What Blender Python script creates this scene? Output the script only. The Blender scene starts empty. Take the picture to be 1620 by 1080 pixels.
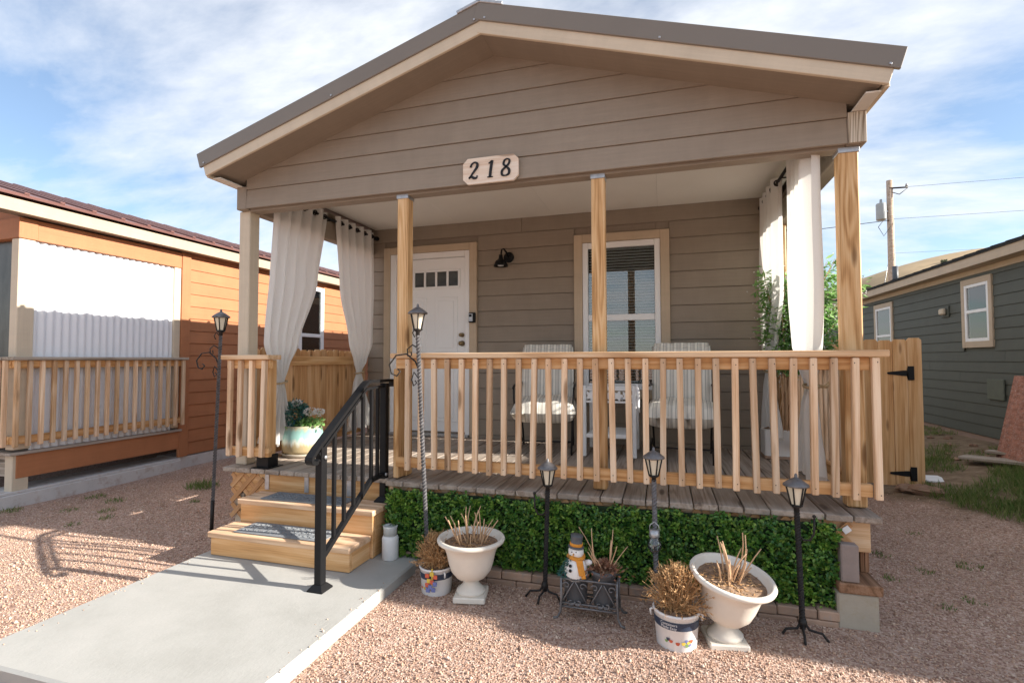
import bpy, bmesh, math, random
import numpy as np
from mathutils import Matrix, Vector, Quaternion
R = math.radians
random.seed(7); rng = np.random.default_rng(7)
S = bpy.context.scene
COL = S.collection

# ------------------------------------------------------------------ camera
CAM = Vector((-1.049, -3.343, 0.860))
YAW, PIT, ROL, FPX = R(16.578), R(2.067), R(-0.136), 800.5
fw = Vector((-math.sin(YAW)*math.cos(PIT), math.cos(YAW)*math.cos(PIT), math.sin(PIT)))
rt = Vector((math.cos(YAW), math.sin(YAW), 0)); up = rt.cross(fw)
r2 = math.cos(ROL)*rt + math.sin(ROL)*up; u2 = -math.sin(ROL)*rt + math.cos(ROL)*up
cd = bpy.data.cameras.new('camera'); cam = bpy.data.objects.new('camera', cd); COL.objects.link(cam)
cd.sensor_width = 36; cd.lens = FPX*36/1620; cd.clip_start = .05; cd.clip_end = 3000
cam.matrix_world = Matrix(((r2.x, u2.x, -fw.x, CAM.x), (r2.y, u2.y, -fw.y, CAM.y), (r2.z, u2.z, -fw.z, CAM.z), (0, 0, 0, 1)))
S.camera = cam

# ------------------------------------------------------------------ light
SUN_E, SUN_A = R(23.5), R(3.0)
sdir = Vector((math.cos(SUN_E)*math.cos(SUN_A), math.cos(SUN_E)*math.sin(SUN_A), math.sin(SUN_E)))
ld = bpy.data.lights.new('sun', 'SUN'); ld.energy = 3.5; ld.angle = R(.53); ld.color = (1, .93, .83)
sun = bpy.data.objects.new('sun', ld); COL.objects.link(sun)
sun.rotation_euler = sdir.to_track_quat('Z', 'Y').to_euler(); sun.location = (10, 0, 12)
W = bpy.data.worlds.new('World'); S.world = W; W.use_nodes = True
nt = W.node_tree; nt.nodes.clear()
def N(t, k, **kw):
    n = t.nodes.new(k)
    for a, b in kw.items(): setattr(n, a, b)
    return n
def sky():
    L = nt.links.new
    st = N(nt, 'ShaderNodeTexSky', sky_type='NISHITA', sun_disc=False, sun_elevation=SUN_E, sun_rotation=math.pi/2-SUN_A, air_density=1.0, dust_density=.35, ozone_density=2.2)
    tc = N(nt, 'ShaderNodeTexCoord'); sx = N(nt, 'ShaderNodeSeparateXYZ'); L(tc.outputs['Generated'], sx.inputs[0])
    za = N(nt, 'ShaderNodeMath', operation='MAXIMUM'); L(sx.outputs['Z'], za.inputs[0]); za.inputs[1].default_value = 0
    zb = N(nt, 'ShaderNodeMath', operation='ADD'); L(za.outputs[0], zb.inputs[0]); zb.inputs[1].default_value = .22
    dx = N(nt, 'ShaderNodeMath', operation='DIVIDE'); L(sx.outputs['X'], dx.inputs[0]); L(zb.outputs[0], dx.inputs[1])
    dy = N(nt, 'ShaderNodeMath', operation='DIVIDE'); L(sx.outputs['Y'], dy.inputs[0]); L(zb.outputs[0], dy.inputs[1])
    cv = N(nt, 'ShaderNodeCombineXYZ'); L(dx.outputs[0], cv.inputs[0]); L(dy.outputs[0], cv.inputs[1])
    mp = N(nt, 'ShaderNodeMapping'); mp.inputs['Rotation'].default_value = (0, 0, R(35)); mp.inputs['Scale'].default_value = (1, 1.9, 1); mp.inputs['Location'].default_value = (3.4, 1.7, 0)
    L(cv.outputs[0], mp.inputs[0])
    n1 = N(nt, 'ShaderNodeTexNoise'); n1.inputs['Scale'].default_value = .8; n1.inputs['Detail'].default_value = 9; n1.inputs['Roughness'].default_value = .56; n1.inputs['Distortion'].default_value = .5
    L(mp.outputs[0], n1.inputs['Vector'])
    n2 = N(nt, 'ShaderNodeTexNoise'); n2.inputs['Scale'].default_value = 5; n2.inputs['Detail'].default_value = 6; n2.inputs['Roughness'].default_value = .6
    L(mp.outputs[0], n2.inputs['Vector'])
    ad = N(nt, 'ShaderNodeMath', operation='MULTIPLY_ADD'); L(n2.outputs['Fac'], ad.inputs[0]); ad.inputs[1].default_value = .22; L(n1.outputs['Fac'], ad.inputs[2])
    rp = N(nt, 'ShaderNodeValToRGB'); rp.color_ramp.elements[0].position = .485; rp.color_ramp.elements[1].position = .73
    rp.color_ramp.elements[0].color = (.08, .08, .08, 1); rp.color_ramp.elements[1].color = (.93, .93, .93, 1); L(ad.outputs[0], rp.inputs[0])
    b1 = N(nt, 'ShaderNodeBackground'); b1.inputs['Strength'].default_value = .063; L(st.outputs[0], b1.inputs['Color'])
    b2 = N(nt, 'ShaderNodeBackground'); b2.inputs['Color'].default_value = (.92, .95, 1, 1); b2.inputs['Strength'].default_value = .36
    mx = N(nt, 'ShaderNodeMixShader'); L(rp.outputs[0], mx.inputs[0]); L(b1.outputs[0], mx.inputs[1]); L(b2.outputs[0], mx.inputs[2])
    o = N(nt, 'ShaderNodeOutputWorld'); L(mx.outputs[0], o.inputs[0])
sky()
S.view_settings.view_transform = 'Standard'; S.view_settings.look = 'None'; S.view_settings.exposure = 1.70; S.view_settings.gamma = 1
S.view_settings.use_curve_mapping = False

# ------------------------------------------------------------------ materials
def newmat(name):
    m = bpy.data.materials.new(name); m.use_nodes = True
    t = m.node_tree; b = t.nodes['Principled BSDF']
    return m, t, b
def C4(c): return (c[0], c[1], c[2], 1)
def ramp(t, stops):
    r = N(t, 'ShaderNodeValToRGB'); e = r.color_ramp.elements
    while len(e) < len(stops): e.new(.5)
    for k, (p, c) in enumerate(stops): e[k].position = p; e[k].color = C4(c)
    return r
def coords(t, scale=(1, 1, 1), rnd=True, kind='Object'):
    tc = N(t, 'ShaderNodeTexCoord'); mp = N(t, 'ShaderNodeMapping'); mp.inputs['Scale'].default_value = scale
    if rnd:
        oi = N(t, 'ShaderNodeObjectInfo'); ml = N(t, 'ShaderNodeVectorMath', operation='SCALE'); ml.inputs[0].default_value = (37, 61, 83)
        t.links.new(oi.outputs['Random'], ml.inputs['Scale'])
        av = N(t, 'ShaderNodeVectorMath', operation='ADD'); t.links.new(tc.outputs[kind], av.inputs[0]); t.links.new(ml.outputs[0], av.inputs[1])
        t.links.new(av.outputs[0], mp.inputs[0])
    else: t.links.new(tc.outputs[kind], mp.inputs[0])
    return mp
def noise(t, vec, scale, detail=4, rough=.55, dist=0):
    n = N(t, 'ShaderNodeTexNoise'); n.inputs['Scale'].default_value = scale; n.inputs['Detail'].default_value = detail
    n.inputs['Roughness'].default_value = rough; n.inputs['Distortion'].default_value = dist
    t.links.new(vec.outputs[0], n.inputs['Vector']); return n
def bump(t, b, src, strength, dist=.01):
    n = N(t, 'ShaderNodeBump'); n.inputs['Strength'].default_value = strength; n.inputs['Distance'].default_value = dist
    t.links.new(src, n.inputs['Height']); t.links.new(n.outputs[0], b.inputs['Normal'])
def hsv_rand(t, col_out, amt=.25):
    oi = N(t, 'ShaderNodeObjectInfo'); mr = N(t, 'ShaderNodeMapRange'); mr.inputs['To Min'].default_value = 1-amt; mr.inputs['To Max'].default_value = 1+amt
    t.links.new(oi.outputs['Random'], mr.inputs['Value'])
    h = N(t, 'ShaderNodeHueSaturation'); t.links.new(col_out, h.inputs['Color']); t.links.new(mr.outputs[0], h.inputs['Value'])
    return h.outputs[0]
def wood(name, dark, mid, light, rings=9, rough=.65, var=.12, bmp=.25, weather=None):
    m, t, b = newmat(name); L = t.links.new
    mp = coords(t, (.55, 7, 7)); n = noise(t, mp, 1.0, 2, .5, .35)
    ml = N(t, 'ShaderNodeMath', operation='MULTIPLY'); L(n.outputs['Fac'], ml.inputs[0]); ml.inputs[1].default_value = rings*6.28
    sn = N(t, 'ShaderNodeMath', operation='SINE'); L(ml.outputs[0], sn.inputs[0])
    mp2 = coords(t, (3, 110, 110)); n2 = noise(t, mp2, 1.0, 4, .6)
    a = N(t, 'ShaderNodeMath', operation='MULTIPLY_ADD'); L(sn.outputs[0], a.inputs[0]); a.inputs[1].default_value = .16; L(n2.outputs['Fac'], a.inputs[2])
    mp3 = coords(t, (.8, 5, 5)); n3 = noise(t, mp3, 1.5, 3)
    a2 = N(t, 'ShaderNodeMath', operation='MULTIPLY_ADD'); L(n3.outputs['Fac'], a2.inputs[0]); a2.inputs[1].default_value = .5; L(a.outputs[0], a2.inputs[2])
    rp = ramp(t, [(.38, dark), (.72, mid), (1.0, light)]); L(a2.outputs[0], rp.inputs[0])
    # knots
    mpk = coords(t, (1.6, 7, 7)); vk = N(t, 'ShaderNodeTexVoronoi'); vk.inputs['Scale'].default_value = 1.1; L(mpk.outputs[0], vk.inputs['Vector'])
    rk = ramp(t, [(.0, (1, 1, 1)), (.1, (.8, .8, .8)), (.17, (0, 0, 0))]); L(vk.outputs['Distance'], rk.inputs[0])
    mk = N(t, 'ShaderNodeMixRGB', blend_type='MIX'); L(rk.outputs[0], mk.inputs['Fac']); L(rp.outputs[0], mk.inputs[1]); mk.inputs[2].default_value = C4([x*.55 for x in dark])
    out = mk.outputs[0]
    if weather:
        mw = coords(t, (.7, 3, 3)); nw = noise(t, mw, 2.2, 5, .6); rw = ramp(t, [(.4, (0, 0, 0)), (.68, (.8, .8, .8))]); L(nw.outputs['Fac'], rw.inputs[0])
        mz = N(t, 'ShaderNodeMixRGB'); L(rw.outputs[0], mz.inputs['Fac']); L(out, mz.inputs[1]); mz.inputs[2].default_value = C4(weather); out = mz.outputs[0]
    L(hsv_rand(t, out, var), b.inputs['Base Color']); b.inputs['Roughness'].default_value = rough
    b.inputs['Specular IOR Level'].default_value = .25
    bump(t, b, a.outputs[0], bmp, .003)
    return m
def paint(name, col, rough=.55, var=.06, scale=3, stretch=(1, 1, 1), bmp=.0, bscale=60, bstretch=(1, 1, 1), metal=0, dirt=None, objvar=0, spec=.35, rnd=True, streak=0):
    m, t, b = newmat(name); L = t.links.new
    mp = coords(t, stretch, rnd); n = noise(t, mp, scale, 5, .6)
    rp = ramp(t, [(.3, [c*(1-var) for c in col]), (.7, [min(1, c*(1+var)) for c in col])]); L(n.outputs['Fac'], rp.inputs[0]); out = rp.outputs[0]
    if dirt:
        nd = noise(t, mp, scale*2.7, 6, .7); rd = ramp(t, [(.52, (0, 0, 0)), (.72, (.75, .75, .75))]); L(nd.outputs['Fac'], rd.inputs[0])
        md = N(t, 'ShaderNodeMixRGB'); L(rd.outputs[0], md.inputs['Fac']); L(out, md.inputs[1]); md.inputs[2].default_value = C4(dirt); out = md.outputs[0]
    if streak:
        ms = coords(t, (2.5, 60, 60), rnd); ns_ = noise(t, ms, 1, 4, .65); rs_ = ramp(t, [(.3, [1-streak]*3), (.7, [1+streak]*3)]); L(ns_.outputs['Fac'], rs_.inputs[0])
        mm = N(t, 'ShaderNodeMixRGB', blend_type='MULTIPLY'); mm.inputs[0].default_value = 1; L(out, mm.inputs[1]); L(rs_.outputs[0], mm.inputs[2])
        mv = coords(t, (9, 1.2, 1.2), rnd); nv = noise(t, mv, 1, 5, .7); rv = ramp(t, [(.35, [1-streak*.8]*3), (.65, [1+streak*.5]*3)]); L(nv.outputs['Fac'], rv.inputs[0])
        m2 = N(t, 'ShaderNodeMixRGB', blend_type='MULTIPLY'); m2.inputs[0].default_value = 1; L(mm.outputs[0], m2.inputs[1]); L(rv.outputs[0], m2.inputs[2]); out = m2.outputs[0]
    if objvar: out = hsv_rand(t, out, objvar)
    L(out, b.inputs['Base Color']); b.inputs['Roughness'].default_value = rough; b.inputs['Metallic'].default_value = metal; b.inputs['Specular IOR Level'].default_value = spec
    if bmp:
        mb = coords(t, bstretch, rnd); nb = noise(t, mb, bscale, 4, .6); bump(t, b, nb.outputs['Fac'], bmp, .004)
    return m
def island(name, cols, rough=.6, trans=0, spec=.3):
    m, t, b = newmat(name); L = t.links.new
    g = N(t, 'ShaderNodeNewGeometry'); k = len(cols)-1
    rp = ramp(t, [(i/k, c) for i, c in enumerate(cols)]); L(g.outputs['Random Per Island'], rp.inputs[0])
    L(rp.outputs[0], b.inputs['Base Color']); b.inputs['Roughness'].default_value = rough; b.inputs['Specular IOR Level'].default_value = spec
    if trans:
        tr = N(t, 'ShaderNodeBsdfTranslucent'); L(rp.outputs[0], tr.inputs[0]); mx = N(t, 'ShaderNodeMixShader'); mx.inputs[0].default_value = trans
        L(b.outputs[0], mx.inputs[1]); L(tr.outputs[0], mx.inputs[2]); L(mx.outputs[0], t.nodes['Material Output'].inputs[0])
    return m
def glass(name, tint=(.85, .9, .9), refl=.10):
    m, t, b = newmat(name); L = t.links.new; t.nodes.remove(b)
    tr = N(t, 'ShaderNodeBsdfTransparent'); tr.inputs[0].default_value = C4(tint)
    gl = N(t, 'ShaderNodeBsdfGlossy'); gl.inputs['Roughness'].default_value = .01
    fr = N(t, 'ShaderNodeFresnel'); fr.inputs[0].default_value = 1.5
    a = N(t, 'ShaderNodeMath', operation='ADD'); L(fr.outputs[0], a.inputs[0]); a.inputs[1].default_value = refl
    mx = N(t, 'ShaderNodeMixShader'); L(a.outputs[0], mx.inputs[0]); L(tr.outputs[0], mx.inputs[1]); L(gl.outputs[0], mx.inputs[2])
    L(mx.outputs[0], t.nodes['Material Output'].inputs[0]); return m
def cloth(name, col, trans=.3, stripes=None):
    m, t, b = newmat(name); L = t.links.new
    mp = coords(t, (1, 1, 1)); n = noise(t, mp, 300, 2); rp = ramp(t, [(.3, [c*.93 for c in col]), (.7, col)]); L(n.outputs['Fac'], rp.inputs[0]); out = rp.outputs[0]
    if stripes:
        mq = coords(t, (1, 1, 1), False); sx = N(t, 'ShaderNodeSeparateXYZ'); L(mq.outputs[0], sx.inputs[0])
        f = N(t, 'ShaderNodeMath', operation='MULTIPLY'); L(sx.outputs['X'], f.inputs[0]); f.inputs[1].default_value = 16.5
        fr = N(t, 'ShaderNodeMath', operation='FRACT'); L(f.outputs[0], fr.inputs[0])
        cr = ramp(t, [(0, stripes[0])]); cr.color_ramp.interpolation = 'CONSTANT'
        e = cr.color_ramp.elements
        while len(e) > 1: e.remove(e[-1])
        for p, c in ((.36, stripes[1]), (.52, stripes[0]), (.60, stripes[2]), (.86, stripes[1])):
            q = e.new(p); q.color = C4(c)
        L(fr.outputs[0], cr.inputs[0]); mm = N(t, 'ShaderNodeMixRGB', blend_type='MULTIPLY'); mm.inputs[0].default_value = 1; L(out, mm.inputs[1]); L(cr.outputs[0], mm.inputs[2]); out = mm.outputs[0]
    L(out, b.inputs['Base Color']); b.inputs['Roughness'].default_value = .9; b.inputs['Specular IOR Level'].default_value = .1
    mwk = coords(t, (16, 16, 2.2)); nwk = noise(t, mwk, 1, 4, .6, .6); bump(t, b, nwk.outputs['Fac'], .35 if trans else .2, .02)
    if trans:
        tr = N(t, 'ShaderNodeBsdfTranslucent'); L(out, tr.inputs[0]); mx = N(t, 'ShaderNodeMixShader'); mx.inputs[0].default_value = trans
        L(b.outputs[0], mx.inputs[1]); L(tr.outputs[0], mx.inputs[2]); L(mx.outputs[0], t.nodes['Material Output'].inputs[0])
    return m
M = {}
GRAIN = dict(streak=.05, bmp=.3, bscale=1, bstretch=(6, 90, 90))
M['ltan'] = paint('beige_fascia', (.40, .32, .235), .6, .05, 3, **GRAIN)
M['siding'] = paint('taupe_siding', (.285, .235, .185), .6, .05, 4, objvar=.04, **GRAIN)
M['soffit'] = paint('taupe_soffit', (.265, .215, .168), .6, .05, 3, **GRAIN)
M['tan'] = paint('tan_trim', (.52, .41, .295), .55, .05, 3, **GRAIN)
M['cream'] = paint('cream_paint', (.60, .51, .39), .5, .04, 3, **GRAIN)
M['roofmetal'] = paint('taupe_metal', (.19, .165, .14), .35, .04, 2, metal=.0, spec=.5)
M['ceil'] = paint('ceiling_panel', (.80, .77, .71), .7, .03, 2, bmp=.05, bscale=200)
M['white'] = paint('white_paint', (.87, .87, .87), .4, .02, 3)
M['vent'] = paint('vent_white', (.7, .68, .63), .5, .03, 20)
M['black'] = paint('black_metal', (.009, .009, .010), .5, .1, 12, spec=.22)
M['iron'] = paint('dark_iron', (.022, .019, .018), .5, .25, 30, bmp=.2, bscale=120, spec=.3)
M['greyiron'] = paint('pewter_iron', (.17, .165, .17), .45, .3, 25, metal=.5)
M['galv'] = paint('galvanized', (.45, .46, .48), .4, .15, 40, metal=.7)
M['brass'] = paint('bronze', (.30, .22, .12), .3, .1, 20, metal=.9)
M['baluster'] = wood('pale_cedar', (.48, .28, .15), (.69, .48, .31), (.80, .62, .45), 5, .7, .2, .15)
M['rail'] = wood('orange_pine', (.44, .21, .075), (.66, .38, .165), (.75, .49, .26), 7, .6, .08)
M['railcap'] = wood('railcap_pine', (.46, .27, .14), (.65, .43, .25), (.74, .55, .37), 5, .65, .08)
M['post'] = wood('treated_post', (.33, .165, .06), (.60, .36, .165), (.72, .50, .28), 11, .6, .06, .3)
M['step'] = wood('honey_pine', (.54, .27, .10), (.72, .41, .18), (.80, .51, .27), 5, .6, .07, .12)
M['tread'] = wood('tread_pine', (.48, .29, .17), (.69, .46, .29), (.77, .57, .40), 6, .65, .1, .2)
M['deck'] = wood('weathered_deck', (.17, .125, .095), (.32, .255, .205), (.42, .35, .29), 8, .8, .16, .4, weather=(.36, .32, .28))
M['fence'] = wood('fence_cedar', (.46, .225, .09), (.64, .365, .165), (.73, .47, .26), 4, .7, .12, .15)
M['lattice'] = wood('lattice_wood', (.38, .19, .08), (.55, .30, .14), (.62, .38, .2), 4, .7, .1)
M['endgrain'] = wood('end_grain', (.16, .12, .08), (.50, .44, .35), (.66, .60, .51), 26, .9, .0, .5)
M['brownwood'] = wood('brown_plank', (.13, .065, .035), (.27, .145, .08), (.36, .21, .13), 6, .8, .12, .3)
M['oldwood'] = wood('grey_plank', (.2, .16, .12), (.36, .30, .24), (.46, .40, .34), 6, .85, .12, .4)
M['utility'] = wood('utility_pole', (.36, .24, .16), (.52, .38, .28), (.6, .48, .38), 5, .8, .05)
M['orange'] = paint('terracotta_siding', (.40, .165, .075), .6, .06, 4, objvar=.04, **GRAIN)
M['brownroof'] = paint('maroon_metal', (.17, .085, .075), .35, .12, 3, stretch=(1, .3, 1), spec=.5)
M['grey'] = paint('slate_siding', (.085, .092, .076), .6, .07, 4, objvar=.05, **GRAIN)
M['panel'] = paint('white_corrugated', (.80, .82, .86), .35, .02, 3)
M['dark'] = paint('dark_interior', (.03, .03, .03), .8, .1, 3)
M['brick'] = paint('paver_brick', (.38, .255, .185), .9, .18, 6, objvar=.25, bmp=.5, bscale=70, dirt=(.28, .25, .23))
M['block'] = paint('grey_paver', (.27, .22, .20), .9, .12, 12, bmp=.5, bscale=90)
M['concrete'] = paint('footing_concrete', (.42, .37, .30), .9, .1, 6, bmp=.3, bscale=80, dirt=(.36, .3, .2))
M['plinth'] = paint('painted_plinth', (.56, .54, .53), .85, .08, 4, bmp=.3, bscale=50, dirt=(.36, .25, .2), rnd=False)
M['pinkbase'] = paint('pink_foundation', (.34, .25, .21), .9, .1, 5, bmp=.3, bscale=50)
M['urn'] = paint('cream_urn', (.75, .70, .62), .55, .06, 6, bmp=.1, bscale=60)
M['soil'] = paint('dry_soil', (.24, .155, .10), .95, .45, 50, bmp=1, bscale=110, dirt=(.46, .33, .22))
M['bucket'] = paint('white_plastic', (.78, .78, .78), .35, .02, 5)
M['navy'] = paint('navy_label', (.035, .05, .085), .4, .05, 8)
M['dkpot'] = paint('grey_pot', (.10, .105, .115), .5, .1, 10)
M['litegrey'] = paint('pale_cloth', (.55, .57, .56), .8, .1, 10)
M['scarf'] = paint('orange_scarf', (.66, .27, .04), .85, .15, 40, bmp=.4, bscale=150)
M['snow'] = paint('snowman_white', (.80, .79, .77), .5, .04, 20)
M['teal'] = paint('teal_foliage_base', (.25, .42, .38), .6, .1, 5)
M['rope'] = paint('jute_rope', (.48, .36, .22), .95, .2, 120, bmp=.5, bscale=300)
M['curtain'] = cloth('white_curtain', (.88, .87, .84), .34)
M['cushion'] = cloth('striped_cushion', (1, 1, 1), 0, ((.82, .79, .71), (.50, .48, .44), (.64, .61, .55)))
M['glass'] = glass('window_glass', (.86, .90, .90), .10)
M['lampglass'] = paint('frosted_lamp_glass', (.72, .66, .52), .25, .04, 8)
M['clearglass'] = glass('clear_glass', (.93, .95, .95), .08)
M['vinyl'] = paint('clouded_vinyl', (.07, .07, .065), .25, .6, 5, stretch=(1, 1, .3))
M['mat'] = paint('grey_rubber_mat', (.21, .225, .24), .8, .12, 12, bmp=.8, bscale=45)
M['signwood'] = wood('sign_wood', (.60, .42, .30), (.74, .61, .49), (.80, .70, .60), 5, .6, .02)
M['grass'] = island('grass_blades', [(.08, .15, .03), (.14, .23, .055), (.28, .28, .11), (.11, .19, .04)], .7, .2)
M['boxwood'] = island('boxwood_leaf', [(.022, .08, .02), (.045, .155, .03), (.12, .28, .045), (.03, .11, .025), (.28, .42, .075), (.055, .17, .035), (.16, .30, .05)], .38, .15, .5)
M['boxbright'] = island('boxwood_bright', [(.13, .30, .04), (.24, .42, .06), (.36, .52, .10), (.10, .24, .035), (.18, .36, .05)], .35, .25, .5)  # brighter leaf tones, also used as painted sunlight at the hedge's left end
M['leaf'] = island('pale_leaf', [(.15, .32, .08), (.24, .44, .13), (.36, .54, .23), (.18, .37, .10)], .45, .5)
M['blueleaf'] = island('bluish_leaf', [(.05, .16, .15), (.08, .22, .20), (.05, .13, .10), (.12, .24, .16)], .5, .15)
M['flower'] = island('white_flower', [(.78, .76, .74), (.82, .82, .80), (.75, .70, .70)], .6, .3)
M['dry'] = island('dry_stems', [(.42, .23, .10), (.55, .33, .155), (.64, .43, .23), (.36, .19, .085)], .8, .1)
M['stick'] = paint('dry_stick', (.58, .38, .23), .8, .2, 30, stretch=(1, 1, .2))
M['redleaf'] = island('withered_leaf', [(.30, .13, .08), (.38, .20, .12), (.2, .09, .06), (.45, .3, .2)], .8, .1)
M['pebble'] = island('pink_gravel', [(.38, .245, .175), (.52, .36, .265), (.60, .445, .345), (.30, .185, .13), (.70, .56, .46), (.47, .305, .215), (.62, .40, .29)], .85)
M['rock'] = paint('brown_rock', (.30, .19, .13), .9, .2, 9, bmp=.6, bscale=25)
M['rust'] = paint('rusted_sheet', (.36, .16, .11), .75, .35, 16, stretch=(1, 1, 1.6), bmp=.6, bscale=30, dirt=(.58, .48, .45))
M['bluetag'] = paint('blue_print', (.16, .19, .42), .5, .1, 8)
M['redtag'] = paint('red_print', (.60, .12, .06), .5, .1, 8)
M['yellowtag'] = paint('yellow_print', (.70, .50, .08), .5, .1, 8)
M['ink'] = paint('ink_black', (.01, .01, .012), .5, .05, 8)
M['letter'] = paint('white_print', (.8, .8, .8), .5, .02, 8)
M['hill'] = paint('dry_hillside', (.46, .33, .19), .95, .2, .06, dirt=(.30, .22, .12), rnd=False)
M['bush'] = island('sage_bush', [(.05, .07, .03), (.09, .11, .05), (.13, .14, .07)], .8)
M['transf'] = paint('transformer_grey', (.40, .42, .42), .45, .05, 3)
def glaze():
    m, t, b = newmat('teal_glaze'); L = t.links.new
    mp = coords(t, (1, 1, 1), False); sx = N(t, 'ShaderNodeSeparateXYZ'); L(mp.outputs[0], sx.inputs[0])
    mq = coords(t, (1, 1, .12), False); n = noise(t, mq, 38, 3)
    a = N(t, 'ShaderNodeMath', operation='MULTIPLY_ADD'); L(n.outputs['Fac'], a.inputs[0]); a.inputs[1].default_value = .10; L(sx.outputs['Z'], a.inputs[2])
    d = N(t, 'ShaderNodeMath', operation='MULTIPLY'); L(a.outputs[0], d.inputs[0]); d.inputs[1].default_value = 3.0
    rp = ramp(t, [(.46, (.44, .35, .20)), (.50, (.50, .45, .32)), (.58, (.62, .66, .58)), (.68, (.30, .52, .48)), (.84, (.24, .42, .38)), (.95, (.40, .36, .24))]); L(d.outputs[0], rp.inputs[0])
    L(rp.outputs[0], b.inputs['Base Color']); b.inputs['Roughness'].default_value = .25; return m
M['glaze'] = glaze()
def ground_mat():
    m, t, b = newmat('ground'); L = t.links.new
    mp = coords(t, (1, 1, 1), False)
    v = N(t, 'ShaderNodeTexVoronoi'); v.inputs['Scale'].default_value = 85; L(mp.outputs[0], v.inputs['Vector'])
    sp = N(t, 'ShaderNodeSeparateColor'); L(v.outputs['Color'], sp.inputs[0])
    rp = ramp(t, [(0, (.27, .16, .12)), (.35, (.43, .28, .215)), (.7, (.54, .38, .30)), (1, (.64, .49, .41))]); L(sp.outputs[0], rp.inputs[0])
    n = noise(t, mp, 1.6, 5, .6); r2_ = ramp(t, [(.3, (.78, .78, .78)), (.7, (1.05, 1.05, 1.05))]); L(n.outputs['Fac'], r2_.inputs[0])
    mu = N(t, 'ShaderNodeMixRGB', blend_type='MULTIPLY'); mu.inputs[0].default_value = 1; L(rp.outputs[0], mu.inputs[1]); L(r2_.outputs[0], mu.inputs[2])
    # bare dirt beyond the gravel, on the right
    nd = noise(t, mp, 9, 7, .65); rd = ramp(t, [(.3, (.15, .10, .065)), (.6, (.26, .19, .125)), (.8, (.34, .27, .19))]); L(nd.outputs['Fac'], rd.inputs[0])
    sx = N(t, 'ShaderNodeSeparateXYZ'); L(mp.outputs[0], sx.inputs[0])
    a = N(t, 'ShaderNodeMath', operation='MULTIPLY_ADD'); L(sx.outputs['Y'], a.inputs[0]); a.inputs[1].default_value = .55; L(sx.outputs['X'], a.inputs[2])
    nb = noise(t, mp, 2.5, 4); bb = N(t, 'ShaderNodeMath', operation='MULTIPLY_ADD'); L(nb.outputs['Fac'], bb.inputs[0]); bb.inputs[1].default_value = 1.1; L(a.outputs[0], bb.inputs[2])
    mr = N(t, 'ShaderNodeMapRange'); L(bb.outputs[0], mr.inputs['Value']); mr.inputs['From Min'].default_value = 3.05; mr.inputs['From Max'].default_value = 3.45
    mx = N(t, 'ShaderNodeMixRGB'); L(mr.outputs[0], mx.inputs[0]); L(mu.outputs[0], mx.inputs[1]); L(rd.outputs[0], mx.inputs[2])
    L(mx.outputs[0], b.inputs['Base Color']); b.inputs['Roughness'].default_value = .95; b.inputs['Specular IOR Level'].default_value = .15
    iv = N(t, 'ShaderNodeMath', operation='SUBTRACT'); iv.inputs[0].default_value = 1; L(v.outputs['Distance'], iv.inputs[1])
    bump(t, b, iv.outputs[0], .8, .006)
    return m
M['ground'] = ground_mat()
def walk_mat():
    m, t, b = newmat('walk_concrete'); L = t.links.new
    mp = coords(t, (1, 1, 1), False); n = noise(t, mp, 2.2, 9, .68); n2 = noise(t, mp, 60, 3)
    rp = ramp(t, [(.25, (.34, .335, .31)), (.5, (.41, .405, .38)), (.75, (.455, .445, .42))]); L(n.outputs['Fac'], rp.inputs[0])
    L(rp.outputs[0], b.inputs['Base Color']); b.inputs['Roughness'].default_value = .85
    mb = coords(t, (14, 160, 1), False); nb = noise(t, mb, 1, 4); ad = N(t, 'ShaderNodeMath', operation='ADD'); L(nb.outputs['Fac'], ad.inputs[0]); L(n2.outputs['Fac'], ad.inputs[1])
    bump(t, b, ad.outputs[0], .3, .003); return m
M['walk'] = walk_mat()

# ------------------------------------------------------------------ building helpers
WM = {}
def put(name, me, mat, parent=None, mw=None):
    o = bpy.data.objects.new(name, me); COL.objects.link(o)
    if me is not None and mat is not None and not me.materials: me.materials.append(M[mat] if isinstance(mat, str) else mat)
    elif me is not None and mat is not None and me.materials[0] != (M[mat] if isinstance(mat, str) else mat):
        me = me.copy(); me.materials[0] = M[mat] if isinstance(mat, str) else mat; o.data = me
    mw = mw or Matrix.Identity(4)
    if parent is not None:
        o.parent = parent; o.matrix_parent_inverse = WM[parent.name].inverted()
    o.matrix_basis = mw; WM[o.name] = mw
    return o
def tag(o, label=None, cat=None, group=None, kind=None):
    if label: o['label'] = label
    if cat: o['category'] = cat
    if group: o['group'] = group
    if kind: o['kind'] = kind
    return o
def thing(name, loc, label, cat, group=None):
    return tag(put(name, None, None, None, Matrix.Translation(loc)), label, cat, group)
BOXC = {}
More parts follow.
